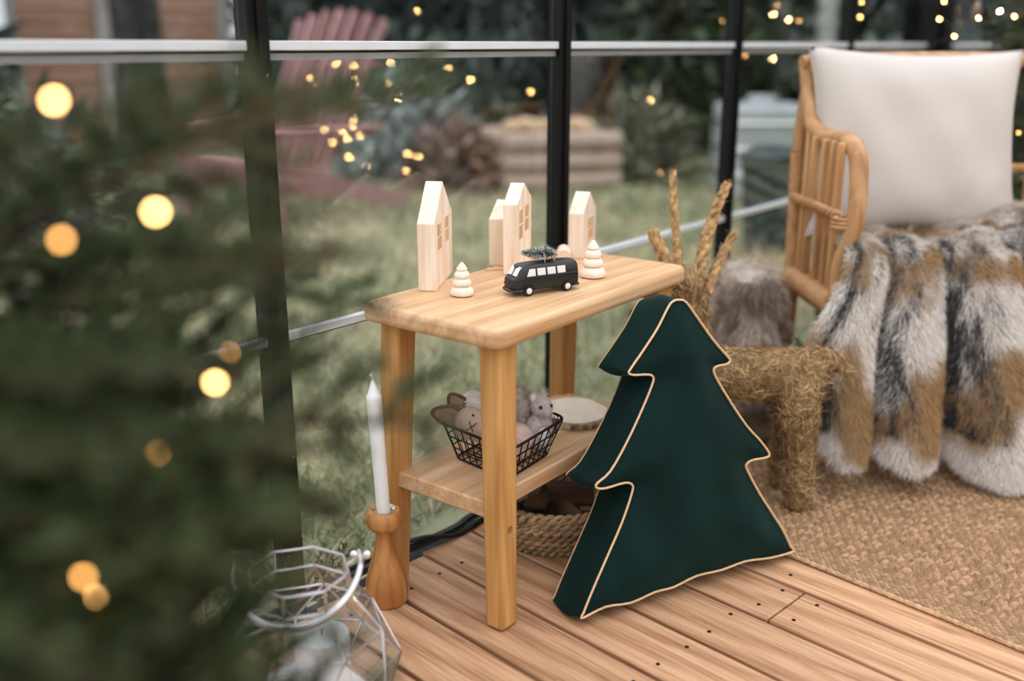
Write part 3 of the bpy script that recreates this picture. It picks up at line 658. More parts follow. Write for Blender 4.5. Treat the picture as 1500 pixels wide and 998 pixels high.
# small cone held by the squirrel
def cone_mesh(L, R, rows=9, mat=None):
    mb = MB(); mb.ell((0, 0, 0), (R*.55, R*.55, L*.48), 8, 6)
    for i in range(rows):
        f = (i+.5)/rows; z = -L/2+L*f; r = R*math.sin(math.pi*min(1, .18+.78*(1-f)))**.7; n = 7
        for k in range(n):
            a = 2*math.pi*(k+.5*(i % 2))/n; c, s = math.cos(a), math.sin(a); w = r*.55
            o = np.array([c*r*.35, s*r*.35, z-L*.02]); t = np.array([c*r, s*r, z+L*.07]); sd = np.array([-s, c, 0])*w/2
            mb.add([o-sd*.6, o+sd*.6, t+sd, t-sd, t+np.array([c*r*.1, s*r*.1, L*.03]), o+np.array([0, 0, L*.07])], [(0, 1, 2, 3), (2, 4, 3), (0, 3, 4, 5), (1, 5, 4, 2), (0, 5, 1)])
    return mb.mesh('cone_scales', mat, smooth=False)
M['cone'] = plain('cone_scale', (.15, .08, .04), .7, noise=.4, scale=60)
M['cone2'] = plain('cone_scale_frosted', (.34, .26, .22), .7, noise=.4, scale=60)
o = link('tiny_cone', cone_mesh(.022, .010, 6, M['cone']), None, hb+R_*.0265-FWD*.014+UPZ*.016, (.5, .9, 0)); tag(o, 'tiny brown cone in the paws of the felt squirrel', 'cone')
# reindeer head with brown leaf ears
rh = atd(690, 618, 1.530)
balls = [(rh, (.0255, .0255, .023)), (rh-UPZ*.016+FWD*.014-R_*.004, (.022, .022, .018)), (rh+R_*.02-UPZ*.018+FWD*.01, (.026, .026, .02))]
rdh = felt('felt_reindeer', 'pink faced felt reindeer with large brown ears in the wire basket', balls, M['felt_pink'], (.60, .45, .38), 300, .004)
for q, w, tilt in (((672, 594), .95, 1.0), ((655, 609), 1.0, .35)):
    c = atd(*q, 1.545-.008*(q[0] < 660)); P = []
    u = unit(-R_*math.cos(tilt)+UPZ*math.sin(tilt)*.9); v = np.cross(u, FWD)
    er = MB(); n = 18; ring = []
    for t in np.linspace(0, 2*math.pi, n, endpoint=False):
        a = math.cos(t); b_ = math.sin(t)*(1-.35*a); ring.append((a*.024*w, b_*.0155*w))
    er.prism(ring, -.003, .003, lambda a, b_, t: c+u*a+v*b_+FWD*(t+.25*abs(b_)))
    e = er.build('ear', M['felt_brown'], rdh, bevel=.002, sharp=50)
    MB().tube([c+u*a+v*b_+FWD*(-.003+.25*abs(b_)) for a, b_ in ring], .0028, 6, closed=True).build('ear_rim', M['felt_dark'], e)
for a, b_ in (((683, 631), (699, 620)), ((687, 618), (693, 633))): MB().tube([atd(a[0], a[1], 1.5045), atd((a[0]+b_[0])/2, (a[1]+b_[1])/2, 1.5015), atd(b_[0], b_[1], 1.5035)], .0008, 5).build('stitch', M['eye'], rdh)
MB().ell(atd(693, 608.5, 1.5085), .0022, 10, 7).build('eye', M['eye'], rdh)
lh = atd(693, 588, 1.555)
balls = [(lh, (.0185, .0185, .0175)), (lh+R_*.022-UPZ*.006, (.02, .02, .018)), (lh-UPZ*.025+R_*.012, (.024, .024, .02))]
lam = felt('felt_lamb', 'white felt lamb with closed eyes at the back of the wire basket', balls, M['felt_white'], (.70, .65, .62), 260, .004)
MB().tube([lh+(atd(686.5+7.5*math.cos(a), 590-5*math.sin(a)*1.0, 1.555)-lh)*1.0-FWD*.0155 for a in np.linspace(.4, 2.9, 9)], .0007, 5).build('eyelid_stitch', M['eye'], lam)
MB().tube(smooth_curve([atd(669, 583, 1.565), atd(676, 572, 1.565), atd(690, 569, 1.565), atd(698, 580, 1.565)], 5), .0011, 6).build('hanging_loop', M['linen'], lam)
ph_ = atd(757, 640, 1.555)
balls = [(ph_, (.026, .026, .022)), (ph_+R_*.014-FWD*.010-UPZ*.001, (.012, .012, .012)), (ph_-R_*.03-UPZ*.006, (.026, .026, .022)), (ph_-R_*.012-FWD*.02-UPZ*.012, .013), (ph_-UPZ*.020, (.022, .022, .018))]
felt('felt_piglet', 'pale pink felt animal lying in the front of the wire basket', balls, M['felt_pink'], (.64, .48, .41), 300, .005)

# ------------------------------------------------------------------ wood slice with bark, beside the basket
wsl = thing('wood_slice', 'pale birch slice with bark edge lying on the stool shelf', 'wood slice', (1.338, .962, SHZ+.0004))
poly = [((.066+.004*math.sin(3*a)+.002*math.sin(7*a))*math.cos(a), (.066+.003*math.cos(2*a))*math.sin(a)) for a in np.linspace(0, 2*math.pi, 40, endpoint=False)]
M['slice'] = plain('birch_face', (.84, .75, .63), .7, noise=.06, scale=50)
M['birch'] = plain('birch_bark', (.50, .38, .29), .85, noise=.55, scale=70, bump=.7)
MB().prism(poly, 0, .012, lambda u, v, t: (u*.97, v*.97, t)).build('slice_face', M['slice'], wsl, bevel=.0008)
mb = MB(); q = np.array(poly); mb.grid([[(x*s, y*s, z) for s, z in ((.98, .0003), (1.02, .0003), (1.025, .006), (1.015, .0116), (.98, .0118))] for x, y in q], closed_u=True); mb.build('bark_ring', M['birch'], wsl)
for k, (a, r) in enumerate(((-2.2, .066), (-1.95, .068), (-1.6, .067), (-2.5, .066))):
    MB().ell((r*1.04*math.cos(a), r*1.04*math.sin(a), .006), (.006, .0045, .004), 8, 5).build('bark_knot', M['cone'], wsl)

# ------------------------------------------------------------------ seagrass basket with firewood under the shelf
sg_c = np.array([1.285, .962, .0]); 
sgb = thing('seagrass_basket', 'plaited seagrass basket of split firewood under the stool', 'basket', sg_c)
M['seagrass'] = wood('seagrass', (.26, .16, .075), (.58, .40, .22), 2, fine=160, rough=.7)
for k in range(7):
    z = .0075+.0115*k; R0 = .104+.020*math.sin(min(1, k/5)*math.pi/2); rr = .0068 if k < 6 else .0085
    npts = 150
    mb = MB()
    for ph in (0, math.pi):
        P = []
        for i in range(npts):
            a = 2*math.pi*i/npts; tw_a = a*24*(1 if k % 2 else 1)+ph+k*1.1
            P.append(((R0+rr*.62*math.cos(tw_a))*math.cos(a), (R0+rr*.62*math.cos(tw_a))*math.sin(a), z+rr*.62*math.sin(tw_a)))
        mb.tube(P, [rr*.62*(.85+.2*math.sin(i*1.9+k)) for i in range(npts)], 6, closed=True)
    mb.build('plaited_coil', M['seagrass'], sgb)
MB().lathe([(.001, .002), (.10, .002), (.10, .008), (.001, .008)], 32).build('basket_bottom', M['seagrass'], sgb)
M['fire'] = wood('split_firewood', (.075, .04, .02), (.17, .095, .05), 0, fine=80, rough=.85)
M['fire_bark'] = plain('firewood_bark', (.05, .035, .025), .95, noise=.5, scale=70, bump=.8)
rr_ = random.Random(5)
for k in range(11):
    a = rr_.random()*6.28; lay = 0 if k < 5 else 1; L = .075+.025*rr_.random(); h = .016+.006*rr_.random()
    px_, py_ = (.052*math.cos(k*2.4)*(.4+.5*rr_.random()), .052*math.sin(k*2.4)*(.4+.5*rr_.random()))
    o = thing('firewood_log', 'split dark firewood piece lying in the seagrass basket', 'firewood', (sg_c[0]+px_, sg_c[1]+py_, .022+.026*lay+(.024 if k > 8 else 0)), a, group='firewood in the seagrass basket')
    MB().prism([(-h, -h*.6), (h, -h*.6), (h*.5, h*.75), (-h*.4, h*.8)], -L/2, L/2, lambda u, v, t: (t, u, v)).build('split_wood', M['fire'], o, bevel=.002)
    MB().prism([(-h*1.02, -h*.72), (h*1.02, -h*.72), (h*1.0, -h*.5), (-h*1.0, -h*.5)], -L/2, L/2, lambda u, v, t: (t, u, v)).build('bark', M['fire_bark'], o)

# ------------------------------------------------------------------ jute rug
RUG_A = math.atan2(-.130, 1.0)
rug = thing('jute_rug', 'thick woven jute rug with flat border under the armchair', 'rug', (1.448, .586, 0), RUG_A)
RX, RY0, RY1 = 1.75, -1.1, .40
MB().prism(rrect(RX, RY1-RY0, .01), .0005, .0055, lambda u, v, t: (u+RX/2, v+(RY0+RY1)/2, t)).build('rug_base', M['jute_d'], rug, bevel=.001)
def pads(cx, cy, lx, ly, hz, rot):
    n = len(cx); base = np.array([(-1, 0, 0), (-.55, -1, 0), (.55, -1, 0), (1, 0, 0), (.55, 1, 0), (-.55, 1, 0), (-.45, -.25, 1), (.45, -.25, 1), (.45, .25, 1), (-.45, .25, 1)], float)
    P = base[None]*np.stack([lx/2, ly/2, hz], 1)[:, None]; c, s = np.cos(rot)[:, None], np.sin(rot)[:, None]
    X = P[..., 0]*c-P[..., 1]*s+cx[:, None]; Yy = P[..., 0]*s+P[..., 1]*c+cy[:, None]
    V = np.stack([X, Yy, P[..., 2]+.0050], -1).reshape(-1, 3)
    T = np.array([(0, 1, 6), (1, 2, 6), (2, 7, 6), (2, 3, 7), (3, 8, 7), (3, 4, 8), (4, 5, 8), (5, 9, 8), (5, 0, 9), (0, 6, 9), (6, 7, 8), (6, 8, 9)])
    F = (np.arange(n)[:, None, None]*10+T[None]).reshape(-1, 3); return V, F
M['jute_v'] = vcol('jute_yarn', .9)
# chunky stitches: rows of slanted pads in pairs, staggered
bw = .062
cxs, cys, lxs, lys, rs = [], [], [], [], []
row = 0; x = bw+.006
while x < RX-.01:
    ys_ = np.arange(RY0+.012, RY1-.01, .0195)+(row % 2)*.0098
    for o_ in (-.0032, .0032):
        cxs.append(np.full(len(ys_), x+o_*.5)); cys.append(ys_+o_); lxs.append(np.full(len(ys_), .0185)); lys.append(np.full(len(ys_), .0074)); rs.append(np.full(len(ys_), .62 if row % 2 else -.30))
    row += 1; x += .0120
cx_, cy_ = np.concatenate(cxs), np.concatenate(cys); nn = len(cx_)
V, F = pads(cx_+RNG.normal(size=nn)*.0009, cy_+RNG.normal(size=nn)*.0009, np.concatenate(lxs)*(.9+.25*RNG.random(nn)), np.concatenate(lys)*(.85+.3*RNG.random(nn)), .0030+.0022*RNG.random(nn), np.concatenate(rs)+RNG.normal(size=nn)*.12)
jc = np.array([[.375, .225, .125]])*(.60+.66*RNG.random((nn, 1)))
tag(link('chunky_weave', np_mesh('chunky_weave', V, F, M['jute_v'], np.repeat(jc, 10, 0)), rug), kind='stuff')
gx_, gy_ = np.meshgrid(np.arange(.004, bw-.002, .0058), np.arange(RY0+.004, RY1-.004, .0105)); gy_ = gy_+(np.arange(gx_.shape[1]) % 2)*.005
nn = gx_.size
V, F = pads(gx_.ravel(), gy_.ravel()+RNG.normal(size=nn)*.0006, np.full(nn, .0062), np.full(nn, .0098)*(.9+.2*RNG.random(nn)), .0016+.0008*RNG.random(nn), RNG.normal(size=nn)*.1)
jc = np.array([[.36, .215, .12]])*(.65+.6*RNG.random((nn, 1)))
tag(link('flat_border_weave', np_mesh('flat_border_weave', V, F, M['jute_v'], np.repeat(jc, 10, 0)), rug), kind='stuff')
P = [(0.001, y, .0045+.0006*math.sin(y*900)) for y in np.arange(RY0+.01, RY1-.01, .004)]
MB().tube(P, [.0036+.0007*math.sin(i*1.7) for i in range(len(P))], 6).build('edge_cord', M['jute'], rug)

# ------------------------------------------------------------------ black cable along the glass
def cable(label, pts, r):
    o = MB().tube(smooth_curve(pts, 10), r, 8).build('power_cable', M['cable']); tag(o, label, 'cable')
cable('thick black cable lying along the edge of the deck', [(.45, 1.115, .004), (.8, 1.105, .006), (1.0, 1.096, .009), (1.09, 1.088, .0085), (1.17, 1.083, .0085), (1.24, 1.096, .006), (1.6, 1.118, .004), (2.2, 1.118, .004)], .0075)
cable('thinner black cable looped over the thick one', [(.85, 1.120, .004), (1.02, 1.104, .018), (1.085, 1.085, .0205), (1.15, 1.070, .0045), (1.22, 1.074, .0045), (1.32, 1.100, .003), (1.8, 1.112, .003)], .0042)

# ------------------------------------------------------------------ rattan armchair
CP = np.array([1.860, .710, 0]); CA = math.atan2(-.72, .69)
cr = np.array([math.cos(CA), math.sin(CA), 0]); cbk = np.array([-math.sin(CA), math.cos(CA), 0])
chair = thing('rattan_armchair', 'honey coloured rattan armchair with curved arms', 'armchair', CP, CA)
W_ = .60; Zr = .012
def loc(px, py, d): v = atd(px, py, d)-CP; return np.array([v@cr, v@cbk, v[2]])
def cane(name, pts, r, n=10, par=chair, mat='rattan', seg=6):
    return MB().tube(smooth_curve(pts, seg), r, n).build(name, M[mat], par)
def wrap(name, a, b, r, turns, par=chair):
    a, b = np.array(a), np.array(b); L = np.linalg.norm(b-a); u, v, d = frame(b-a); n = max(8, int(L/.0052)); mb = MB(); P = []; R = []
    for i in range(n):
        for q, rr in ((0, r*.93), (.35, r*1.03), (.75, r*1.03)): P.append(a+(b-a)*((i+q)/n)); R.append(rr)
    mb.tube(P, R, 10); return mb.build(name, M['rattan_w'], par, sharp=80)
armL = [loc(1181, 100, 2.115), loc(1186, 150, 2.10), loc(1190, 180, 2.085), loc(1203, 198, 2.055), loc(1226, 204, 2.0), loc(1244, 208, 1.94), loc(1256, 226, 1.905), loc(1258, 262, 1.90), loc(1252, 330, 1.905)]
fpost = [np.array([armL[-1][0], armL[-1][1], armL[-1][2]]), np.array([.004, .015, .40]), np.array([.0, .0, .30])]
for s in (0, 1):
    mir = (lambda p: np.array([W_-p[0], p[1], p[2]])) if s else (lambda p: np.array(p))
    cane('arm', [mir(p) for p in armL+fpost[1:]], [.0150+.0035*math.sin(math.pi*i/60) for i in range((len(armL)+1)*6+1)], 12)
    cane('front_leg', [mir(p) for p in ((0, 0, .31), (-.004, -.006, .15), (-.006, -.008, Zr))], .0175)
    wrap('back_post', mir((.003, .262, .30)), mir((.003, .285, .60)), .0155, 50); wrap('back_post', mir((.003, .285, .60)), mir((.022, .297, .795)), .0145, 40)
    cane('rear_leg', [mir(p) for p in ((.003, .262, .31), (.0, .262, .15), (-.004, .268, Zr))], .0165)
    wrap('side_rail', mir((.0, .010, .330)), mir((.0, .255, .330)), .026, 40)
    # upright slats of the arm
    for y, w in ((.052, .017), (.090, .014), (.128, .019), (.185, .018), (.222, .014)):
        zt = np.interp(y, [.0, .05, .12, .2, .27], [.60, .645, .645, .645, .68])-.005
        MB().bar(mir((.002, y, .345)), mir((.004, y+.004, zt)), .011, w, ref=(1, 0, 0)).build('arm_slat', M['rattan'], chair, bevel=.004)
    # plaited tie across the slats
    mb = MB(); n = 70
    for ph in (0, math.pi):
        P = [mir((-.008+.007*math.cos(i*.55+ph), .005+.255*i/n, .505+.007*math.sin(i*.55+ph))) for i in range(n)]
        mb.tube(P, .0048, 6)
    mb.build('plaited_tie', M['rattan_w'], chair)
    mb = MB()
    for dz in (-.008, 0, .008): mb.tube([mir((.004+.0185*math.cos(a), .02+.0185*math.sin(a), .492+dz)) for a in np.linspace(0, 6.28, 16, endpoint=False)], .0042, 6, closed=True)
    mb.build('binding', M['rattan_w'], chair)
wrap('front_rail', (.0, .005, .330), (W_, .005, .330), .024, 60); wrap('rear_rail', (.0, .258, .330), (W_, .258, .330), .02, 60)
cane('top_rail', [(.0, .297, .782), (.05, .300, .786), (.3, .306, .790), (.55, .300, .786), (W_, .297, .782)], .0155, 12)
cane('middle_back_rail', [(.0, .283, .56), (.3, .288, .562), (W_, .283, .56)], .009, 8)
for i in range(1, 8): cane('back_spindle', [(W_*i/8, .262, .335), (W_*i/8, .284, .56), (W_*i/8, .300, .785)], .0085, 8)
MB().box((W_/2, .13, .345), (W_-.02, .25, .012)).build('seat_base', M['rattan_w'], chair)
def superpad(mb, c, h, e=.35, nu=28, nv=14):
    P = []
    sp = lambda v, p: math.copysign(abs(v)**p, v)
    for i in range(nu):
        a = 2*math.pi*i/nu; rowp = []
        for j in range(nv+1):
            t = -math.pi/2+math.pi*j/nv; ct = max(0, math.cos(t))**.5
            rowp.append((c[0]+h[0]*sp(math.cos(a), e)*ct, c[1]+h[1]*sp(math.sin(a), e)*ct, c[2]+h[2]*sp(math.sin(t), .8)))
        P.append(rowp)
    mb.grid(P, closed_u=True); return mb
sc_ = superpad(MB(), (0, 0, 0), (W_/2-.022, .150, .030)).build('seat_cushion', M['canvas'])
sc_.location = CP+cr*(W_/2)+cbk*.112+UPZ*.384; sc_.rotation_euler = (0, 0, CA); tag(sc_, 'flat white seat cushion in the rattan armchair', 'cushion')

# ------------------------------------------------------------------ linen pillow
def pillow_mesh(w, h, t):
    mb = MB(); n = 30
    for s in (1, -1):
        P = []
        for i in range(n+1):
            u = -1+2*i/n; rowp = []
            for j in range(n+1):
                v = -1+2*j/n
                x = w/2*u*(1-.095*(1-v*v)*abs(u)**2); z = h/2*v*(1-.085*(1-u*u)*abs(v)**2)
                th = t*max(0, (1-u**4))**.62*max(0, (1-v**4))**.62*(.85+.15*math.cos(u*1.5)*math.cos(v*1.5))
                th += .0045*mnoise.noise(Vector((u*3.1, v*2.3, 1.5)))*(1-u*u)*(1-v*v)+.004*abs(math.sin(6*math.atan2(v+1.02, u+1.02)))*math.exp(-((u+1)**2+(v+1)**2)/.25)+.004*math.sin(9*u+5*v)*(1-u*u)*(1-v*v)+.006*math.exp(-((u-.55-.5*(v+.6))**2)/.004)*(1 if -1 < v < -.35 else 0)*(1-u*u)
                rowp.append((x, -s*th, z))
            P.append(rowp)
        mb.grid(P)
    return mb
pil = thing('linen_pillow', 'large cream linen pillow propped against the rattan chair back', 'pillow', CP+cr*.229+cbk*.222+UPZ*.622, CA)
pil.rotation_euler = (math.radians(-13), math.radians(1.2), CA)
pmb = pillow_mesh(.462, .392, .066); pm = pmb.build('pillow_cover', M['linen'], pil, sharp=180)
bmq = bmesh.new(); bmq.from_mesh(pm.data); bmesh.ops.remove_doubles(bmq, verts=bmq.verts, dist=.0004); bmq.to_mesh(pm.data); bmq.free()
MB().tube([(.462/2*u*(1-.095*(1-v*v)*abs(u)**2), 0, .392/2*v*(1-.085*(1-u*u)*abs(v)**2)) for u, v in [(-1+2*i/14, -1) for i in range(14)]+[(1, -1+2*i/14) for i in range(14)]+[(1-2*i/14, 1) for i in range(14)]+[(-1, 1-2*i/14) for i in range(14)]], .0016, 5, closed=True).build('seam', M['linen'], pil)

# ------------------------------------------------------------------ faux fur throw over the seat
cols = [ # s at the seat, s half way, s at the hem, forward push, hem height, hem offset
 (.000, -.090, -.085, .000, .100, .10), (.018, -.055, -.050, .022, .078, .14), (.040, -.012, -.012, .030, .062, .155), (.060, .026, .020, .012, .080, .13), (.074, .040, .035, -.045, .095, .10),
 (.090, .058, .050, -.010, .075, .12), (.110, .088, .085, .030, .058, .155), (.140, .128, .125, .026, .056, .16), (.164, .168, .160, -.004, .066, .13), (.178, .184, .185, -.048, .080, .10),
 (.196, .204, .210, -.008, .050, .13), (.232, .246, .250, .032, .032, .165), (.275, .292, .296, .036, .020, .175), (.310, .332, .338, .010, .030, .15), (.328, .348, .352, -.040, .045, .12),
 (.350, .372, .376, .000, .040, .14), (.395, .416, .420, .034, .028, .17), (.445, .460, .465, .020, .030, .16), (.500, .510, .515, -.02, .035, .14), (.560, .570, .575, .010, .04, .14)]
rows_t = []
NB = len(cols)
for ci, (s0, s1, s2, push, zh, oh) in enumerate(cols):
    push *= .8; w = ci/(NB-1); mound = .075*max(0, w-.55)**1.0*1.6
    lump = .010*math.sin(ci*1.9)
    c = [(s0+.025, .205, .432+mound*1.3+lump*.6), (s0+.020, .150, .446+mound*1.1-lump), (s0+.010, .09, .440+mound*.8+lump), (s0+.004, .030, .449+mound*.45-lump*.6+push*.2), (s0, -.030-push*.35, .440+mound*.2+push*.25)]
    c += [(s0*.75+s1*.25, -.062-push*.7, .402), (s0*.45+s1*.55, -.074-push*.95, .350), (s1, -.078-(oh-.08)*.35-push, .265), (s1*.5+s2*.5, -.08-(oh-.08)*.7-push, .165), (s2, -oh-push*.9, zh+.012), (s2, -oh+.012-push*.7, zh)]
    rows_t.append([np.array(p) for p in c])
def dense(G, n):
    A = [smooth_curve(r, n) for r in G]; A = [[A[i][j] for i in range(len(A))] for j in range(len(A[0]))]
    return [smooth_curve(r, n) for r in A]       # [v][u]
TG = np.array(dense(rows_t, 5))                    # rows v, columns u
nv_, nu_ = TG.shape[:2]
for j in range(nv_):
    for i in range(nu_):
        TG[j, i, 2] += .0035*math.sin(i*.9+j*.7)*math.cos(j*.5-i*.33)
throw = thing('fur_throw', 'cream brown and black faux fur throw draped over the armchair seat', 'throw', CP, CA)
mb = MB(); mb.grid([[tuple(p) for p in r] for r in TG]); mb.build('fur_backing', M['furbase'], throw, solid=.004)
def grid_samples(G, n, rng=RNG):
    a, b, c, d = G[:-1, :-1], G[1:, :-1], G[:-1, 1:], G[1:, 1:]
    nrm = np.cross(c-a, b-a); ar = np.linalg.norm(nrm, axis=-1).ravel(); k = rng.choice(len(ar), n, p=ar/ar.sum()); nj = G.shape[1]-1
    j, i = k//nj, k % nj; t, s = rng.random((n, 1)), rng.random((n, 1))
    p = (a[j, i]*(1-t)+b[j, i]*t)*(1-s)+(c[j, i]*(1-t)+d[j, i]*t)*s
    return p, unit(nrm[j, i]), unit(b[j, i]-a[j, i]), (j+t[:, 0])/(G.shape[0]-1), (i+s[:, 0])/nj
nF = 240000
p, nrm, tng, v, u = grid_samples(TG, nF)
out = np.array([.0, -.6, .8]); nrm = nrm*np.sign((nrm*out).sum(1))[:, None]
def snoise(x, y, s):  # cheap smooth noise
    r = np.random.default_rng(s); z = 0
    for f in (1, 2.1, 4.3): a_ = r.random(4)*6.28; z = z+np.sin(x*f+a_[0]+1.7*np.sin(y*f*.8+a_[1]))*np.cos(y*f*1.1+a_[2]+1.3*np.sin(x*f*.7+a_[3]))/f
    return z
band = .5+.5*np.cos((v*1.0-.475)*2*math.pi/.30 + 1.5*snoise(u*11, v*6, 3))       # brown bands across the pile
brown = np.clip((band-.46)*2.1+.5*snoise(u*30, v*14, 5), 0, 1)[:, None]
cream = np.array([[.87, .80, .735]]); bro = np.array([[.46, .275, .125]]); 
C_ = cream*(1-brown)+bro*brown
fold = np.array([-.1, .02, .05, .02, -.1, .9, .5, .05, .0, .2, 1.0, .4, .0, .05, .3, .7, .1, .0, .2, .2]); fl = np.interp(u*(NB-1), range(NB), fold)
fl = np.where((u*(NB-1) < 1.6), np.interp(u*(NB-1), [0, .45, .95, 1.6], [-.2, .5, 1.1, -.2]), fl)
blk = (fl+.42*snoise(u*70, v*16, 8)+.25*RNG.normal(size=nF) > .62) & (v > .30) & (v < .84)
blk |= (snoise(u*16, v*18, 12)+.3*RNG.normal(size=nF) > 1.02) & ((v < .42) | (v > .93))
C_ = np.where(blk[:, None], np.array([[.035, .032, .036]]), C_)*(.82+.3*RNG.random((nF, 1)))
lean = tng*(.55+.25*RNG.random((nF, 1)))+RNG.normal(size=(nF, 3))*.22
Lf = .015+.012*RNG.random(nF)
me = strands('fur_pile', p, nrm*.75+lean, Lf, .00068, M['fur'], C_, bend=tng*.5+np.array([0, 0, -.25])+RNG.normal(size=(nF, 3))*.12)
co = np.empty(len(me.vertices)*3, np.float32); me.vertices.foreach_get('co', co); co = co.reshape(-1, 3); co[:, 2] = np.maximum(co[:, 2], .012); me.vertices.foreach_set('co', co.ravel())
tag(link('fur_pile', me, throw), kind='stuff')

# ------------------------------------------------------------------ grey-brown fur cushion beside the chair
fc = CP+cr*-.128+cbk*.170
fcu = thing('fur_cushion', 'grey brown shaggy fur cushion standing beside the armchair', 'cushion', (fc[0], fc[1], 0), CA)
G = []
for i in range(33):
    a = 2*math.pi*i/32; r_ = []
    for j in range(19):
        t = -math.pi/2+math.pi*j/18; ct = max(0.02, math.cos(t))**.62
        r_.append(np.array([.074*math.cos(a)*ct, .120*math.sin(a)*ct, .197+.186*math.copysign(abs(math.sin(t))**.85, math.sin(t))]))
    G.append(r_)
G = np.array(G); mb = MB(); mb.grid([[tuple(q) for q in r] for r in G]); mb.build('fur_backing', M['furbase'], fcu)
nP = 52000; p, nrm, tng, v, u = grid_samples(G, nP); nrm = nrm*np.sign((nrm*(p-np.array([0, 0, .2]))).sum(1))[:, None]
dk = np.clip(.55+.8*snoise(p[:, 1]*75, p[:, 2]*48, 4)+.3*RNG.normal(size=nP), 0, 1)[:, None]
C_ = (np.array([[.66, .54, .45]])*dk+np.array([[.20, .135, .10]])*(1-dk))*(.75+.45*RNG.random((nP, 1)))
sw = np.stack([.4*snoise(p[:, 2]*60, p[:, 1]*60, 14), snoise(p[:, 1]*55, p[:, 2]*48, 6), -.55+.6*snoise(p[:, 2]*50, p[:, 1]*50, 9)], 1)
me = strands('fur_pile', p, nrm*.5+sw*1.1+RNG.normal(size=(nP, 3))*.25, .024+.018*RNG.random(nP), .0009, M['fur'], C_, bend=sw*.5+np.array([0, 0, -.3]))
co = np.empty(len(me.vertices)*3, np.float32); me.vertices.foreach_get('co', co); co = co.reshape(-1, 3); co[:, 2] = np.maximum(co[:, 2], .012); me.vertices.foreach_set('co', co.ravel())
tag(link('fur_pile', me, fcu), kind='stuff')

# ------------------------------------------------------------------ fir foliage
def fir_spray(seed, L, twigs, tl, nl, dens=.0016, wid=.0016, tint=1.0, flat=.25):
    """one branch: woody stem mesh and needle mesh, along +x, drooping a little"""
    r = np.random.default_rng(seed); stem = MB(); axes = []
    main = [np.array([L*t, .02*L*math.sin(t*3), -.10*L*t*t+.03*L*math.sin(t*5)]) for t in np.linspace(0, 1, 9)]
    stem.tube(main, list(np.linspace(.0042, .0014, 9)*L/.35), 6); axes.append(main)
    for k in range(twigs):
        t = .12+.86*k/twigs; i = int(t*8); p = main[i]*(1-(t*8-i))+main[min(i+1, 8)]*(t*8-i); s = 1 if k % 2 else -1
        l = tl*(1.05-.75*t)*(.8+.4*r.random()); a = math.radians(48+14*r.random())
        d = np.array([math.cos(a), s*math.sin(a), flat*(r.random()-.6)]); q = [p+d*l*f+np.array([.08*l*f*f, 0, -.10*l*f*f]) for f in np.linspace(0, 1, 5)]
        stem.tube(q, list(np.linspace(.0018, .0008, 5)*L/.35), 5); axes.append(q)
        if l > tl*.45:
            for m_ in (.35, .6):
                p2 = p+d*l*m_; l2 = l*.42; a2 = a*s+s*math.radians(-40 if r.random() < .5 else 40); d2 = np.array([math.cos(a2), math.sin(a2), flat*(r.random()-.6)]); q2 = [p2+d2*l2*f for f in (0, .5, 1)]
                stem.tube(q2, .0007*L/.35, 5); axes.append(q2)
    B, D_, C_ = [], [], []
    for q in axes:
        q = np.array(q); seg = np.linalg.norm(np.diff(q, axis=0), axis=1); n = int(seg.sum()/dens*2)
        si = r.choice(len(seg), n, p=seg/seg.sum()); t = r.random((n, 1)); b = q[si]*(1-t)+q[si+1]*t; tg = unit(q[si+1]-q[si])
        rv = unit(np.cross(tg, r.normal(size=(n, 3)))); rv[:, 2] = np.abs(rv[:, 2])*.6+.1*rv[:, 2]
        B.append(b); D_.append(tg*.75+unit(rv)); C_.append(np.array([[.058, .082, .026]])*(.4+1.0*r.random((n, 1)))*tint+np.array([[.0, .008, .006]])*r.random((n, 1)))
    B = np.concatenate(B); n = len(B)
    return stem.mesh('fir_stem', M['bark']), strands('fir_needles', B, np.concatenate(D_), nl*(.7+.5*r.random(n)), wid, M['needle'], np.concatenate(C_), rng=r)
sprays = [fir_spray(11, .36, 15, .105, .015), fir_spray(12, .30, 13, .09, .014), fir_spray(13, .42, 18, .11, .015)]
def add_branch(tree, root, tip, kind, roll, trunk_xy=None):
    st_, ne_ = sprays[kind]; Lm = (.36, .30, .42)[kind]; root = np.array(root); tip = np.array(tip); v = tip-root; L = np.linalg.norm(v)
    a, b, d = frame(v); R = Matrix((d, a, b)).transposed() @ Matrix.Rotation(roll, 3, 'X')
    o = link('branch', st_, tree); o.matrix_local = Matrix.Translation(Vector(root)) @ R.to_4x4() @ Matrix.Scale(L/Lm, 4)
    n_ = link('needles', ne_, o); tag(n_, kind='stuff'); return o
TX = np.array([.30, .80, 0])                        # foot of the near tree
fir = thing('fir_tree', 'near green fir tree with warm lights standing beside the glass lantern', 'fir tree', (0, 0, 0))
MB().tube([TX+UPZ*.0, TX+UPZ*.5, TX+UPZ*1.0, TX+UPZ*1.45], [.022, .018, .012, .006], 10).build('trunk', M['bark'], fir)
rr_ = random.Random(3)
def tr(z): return TX+UPZ*z
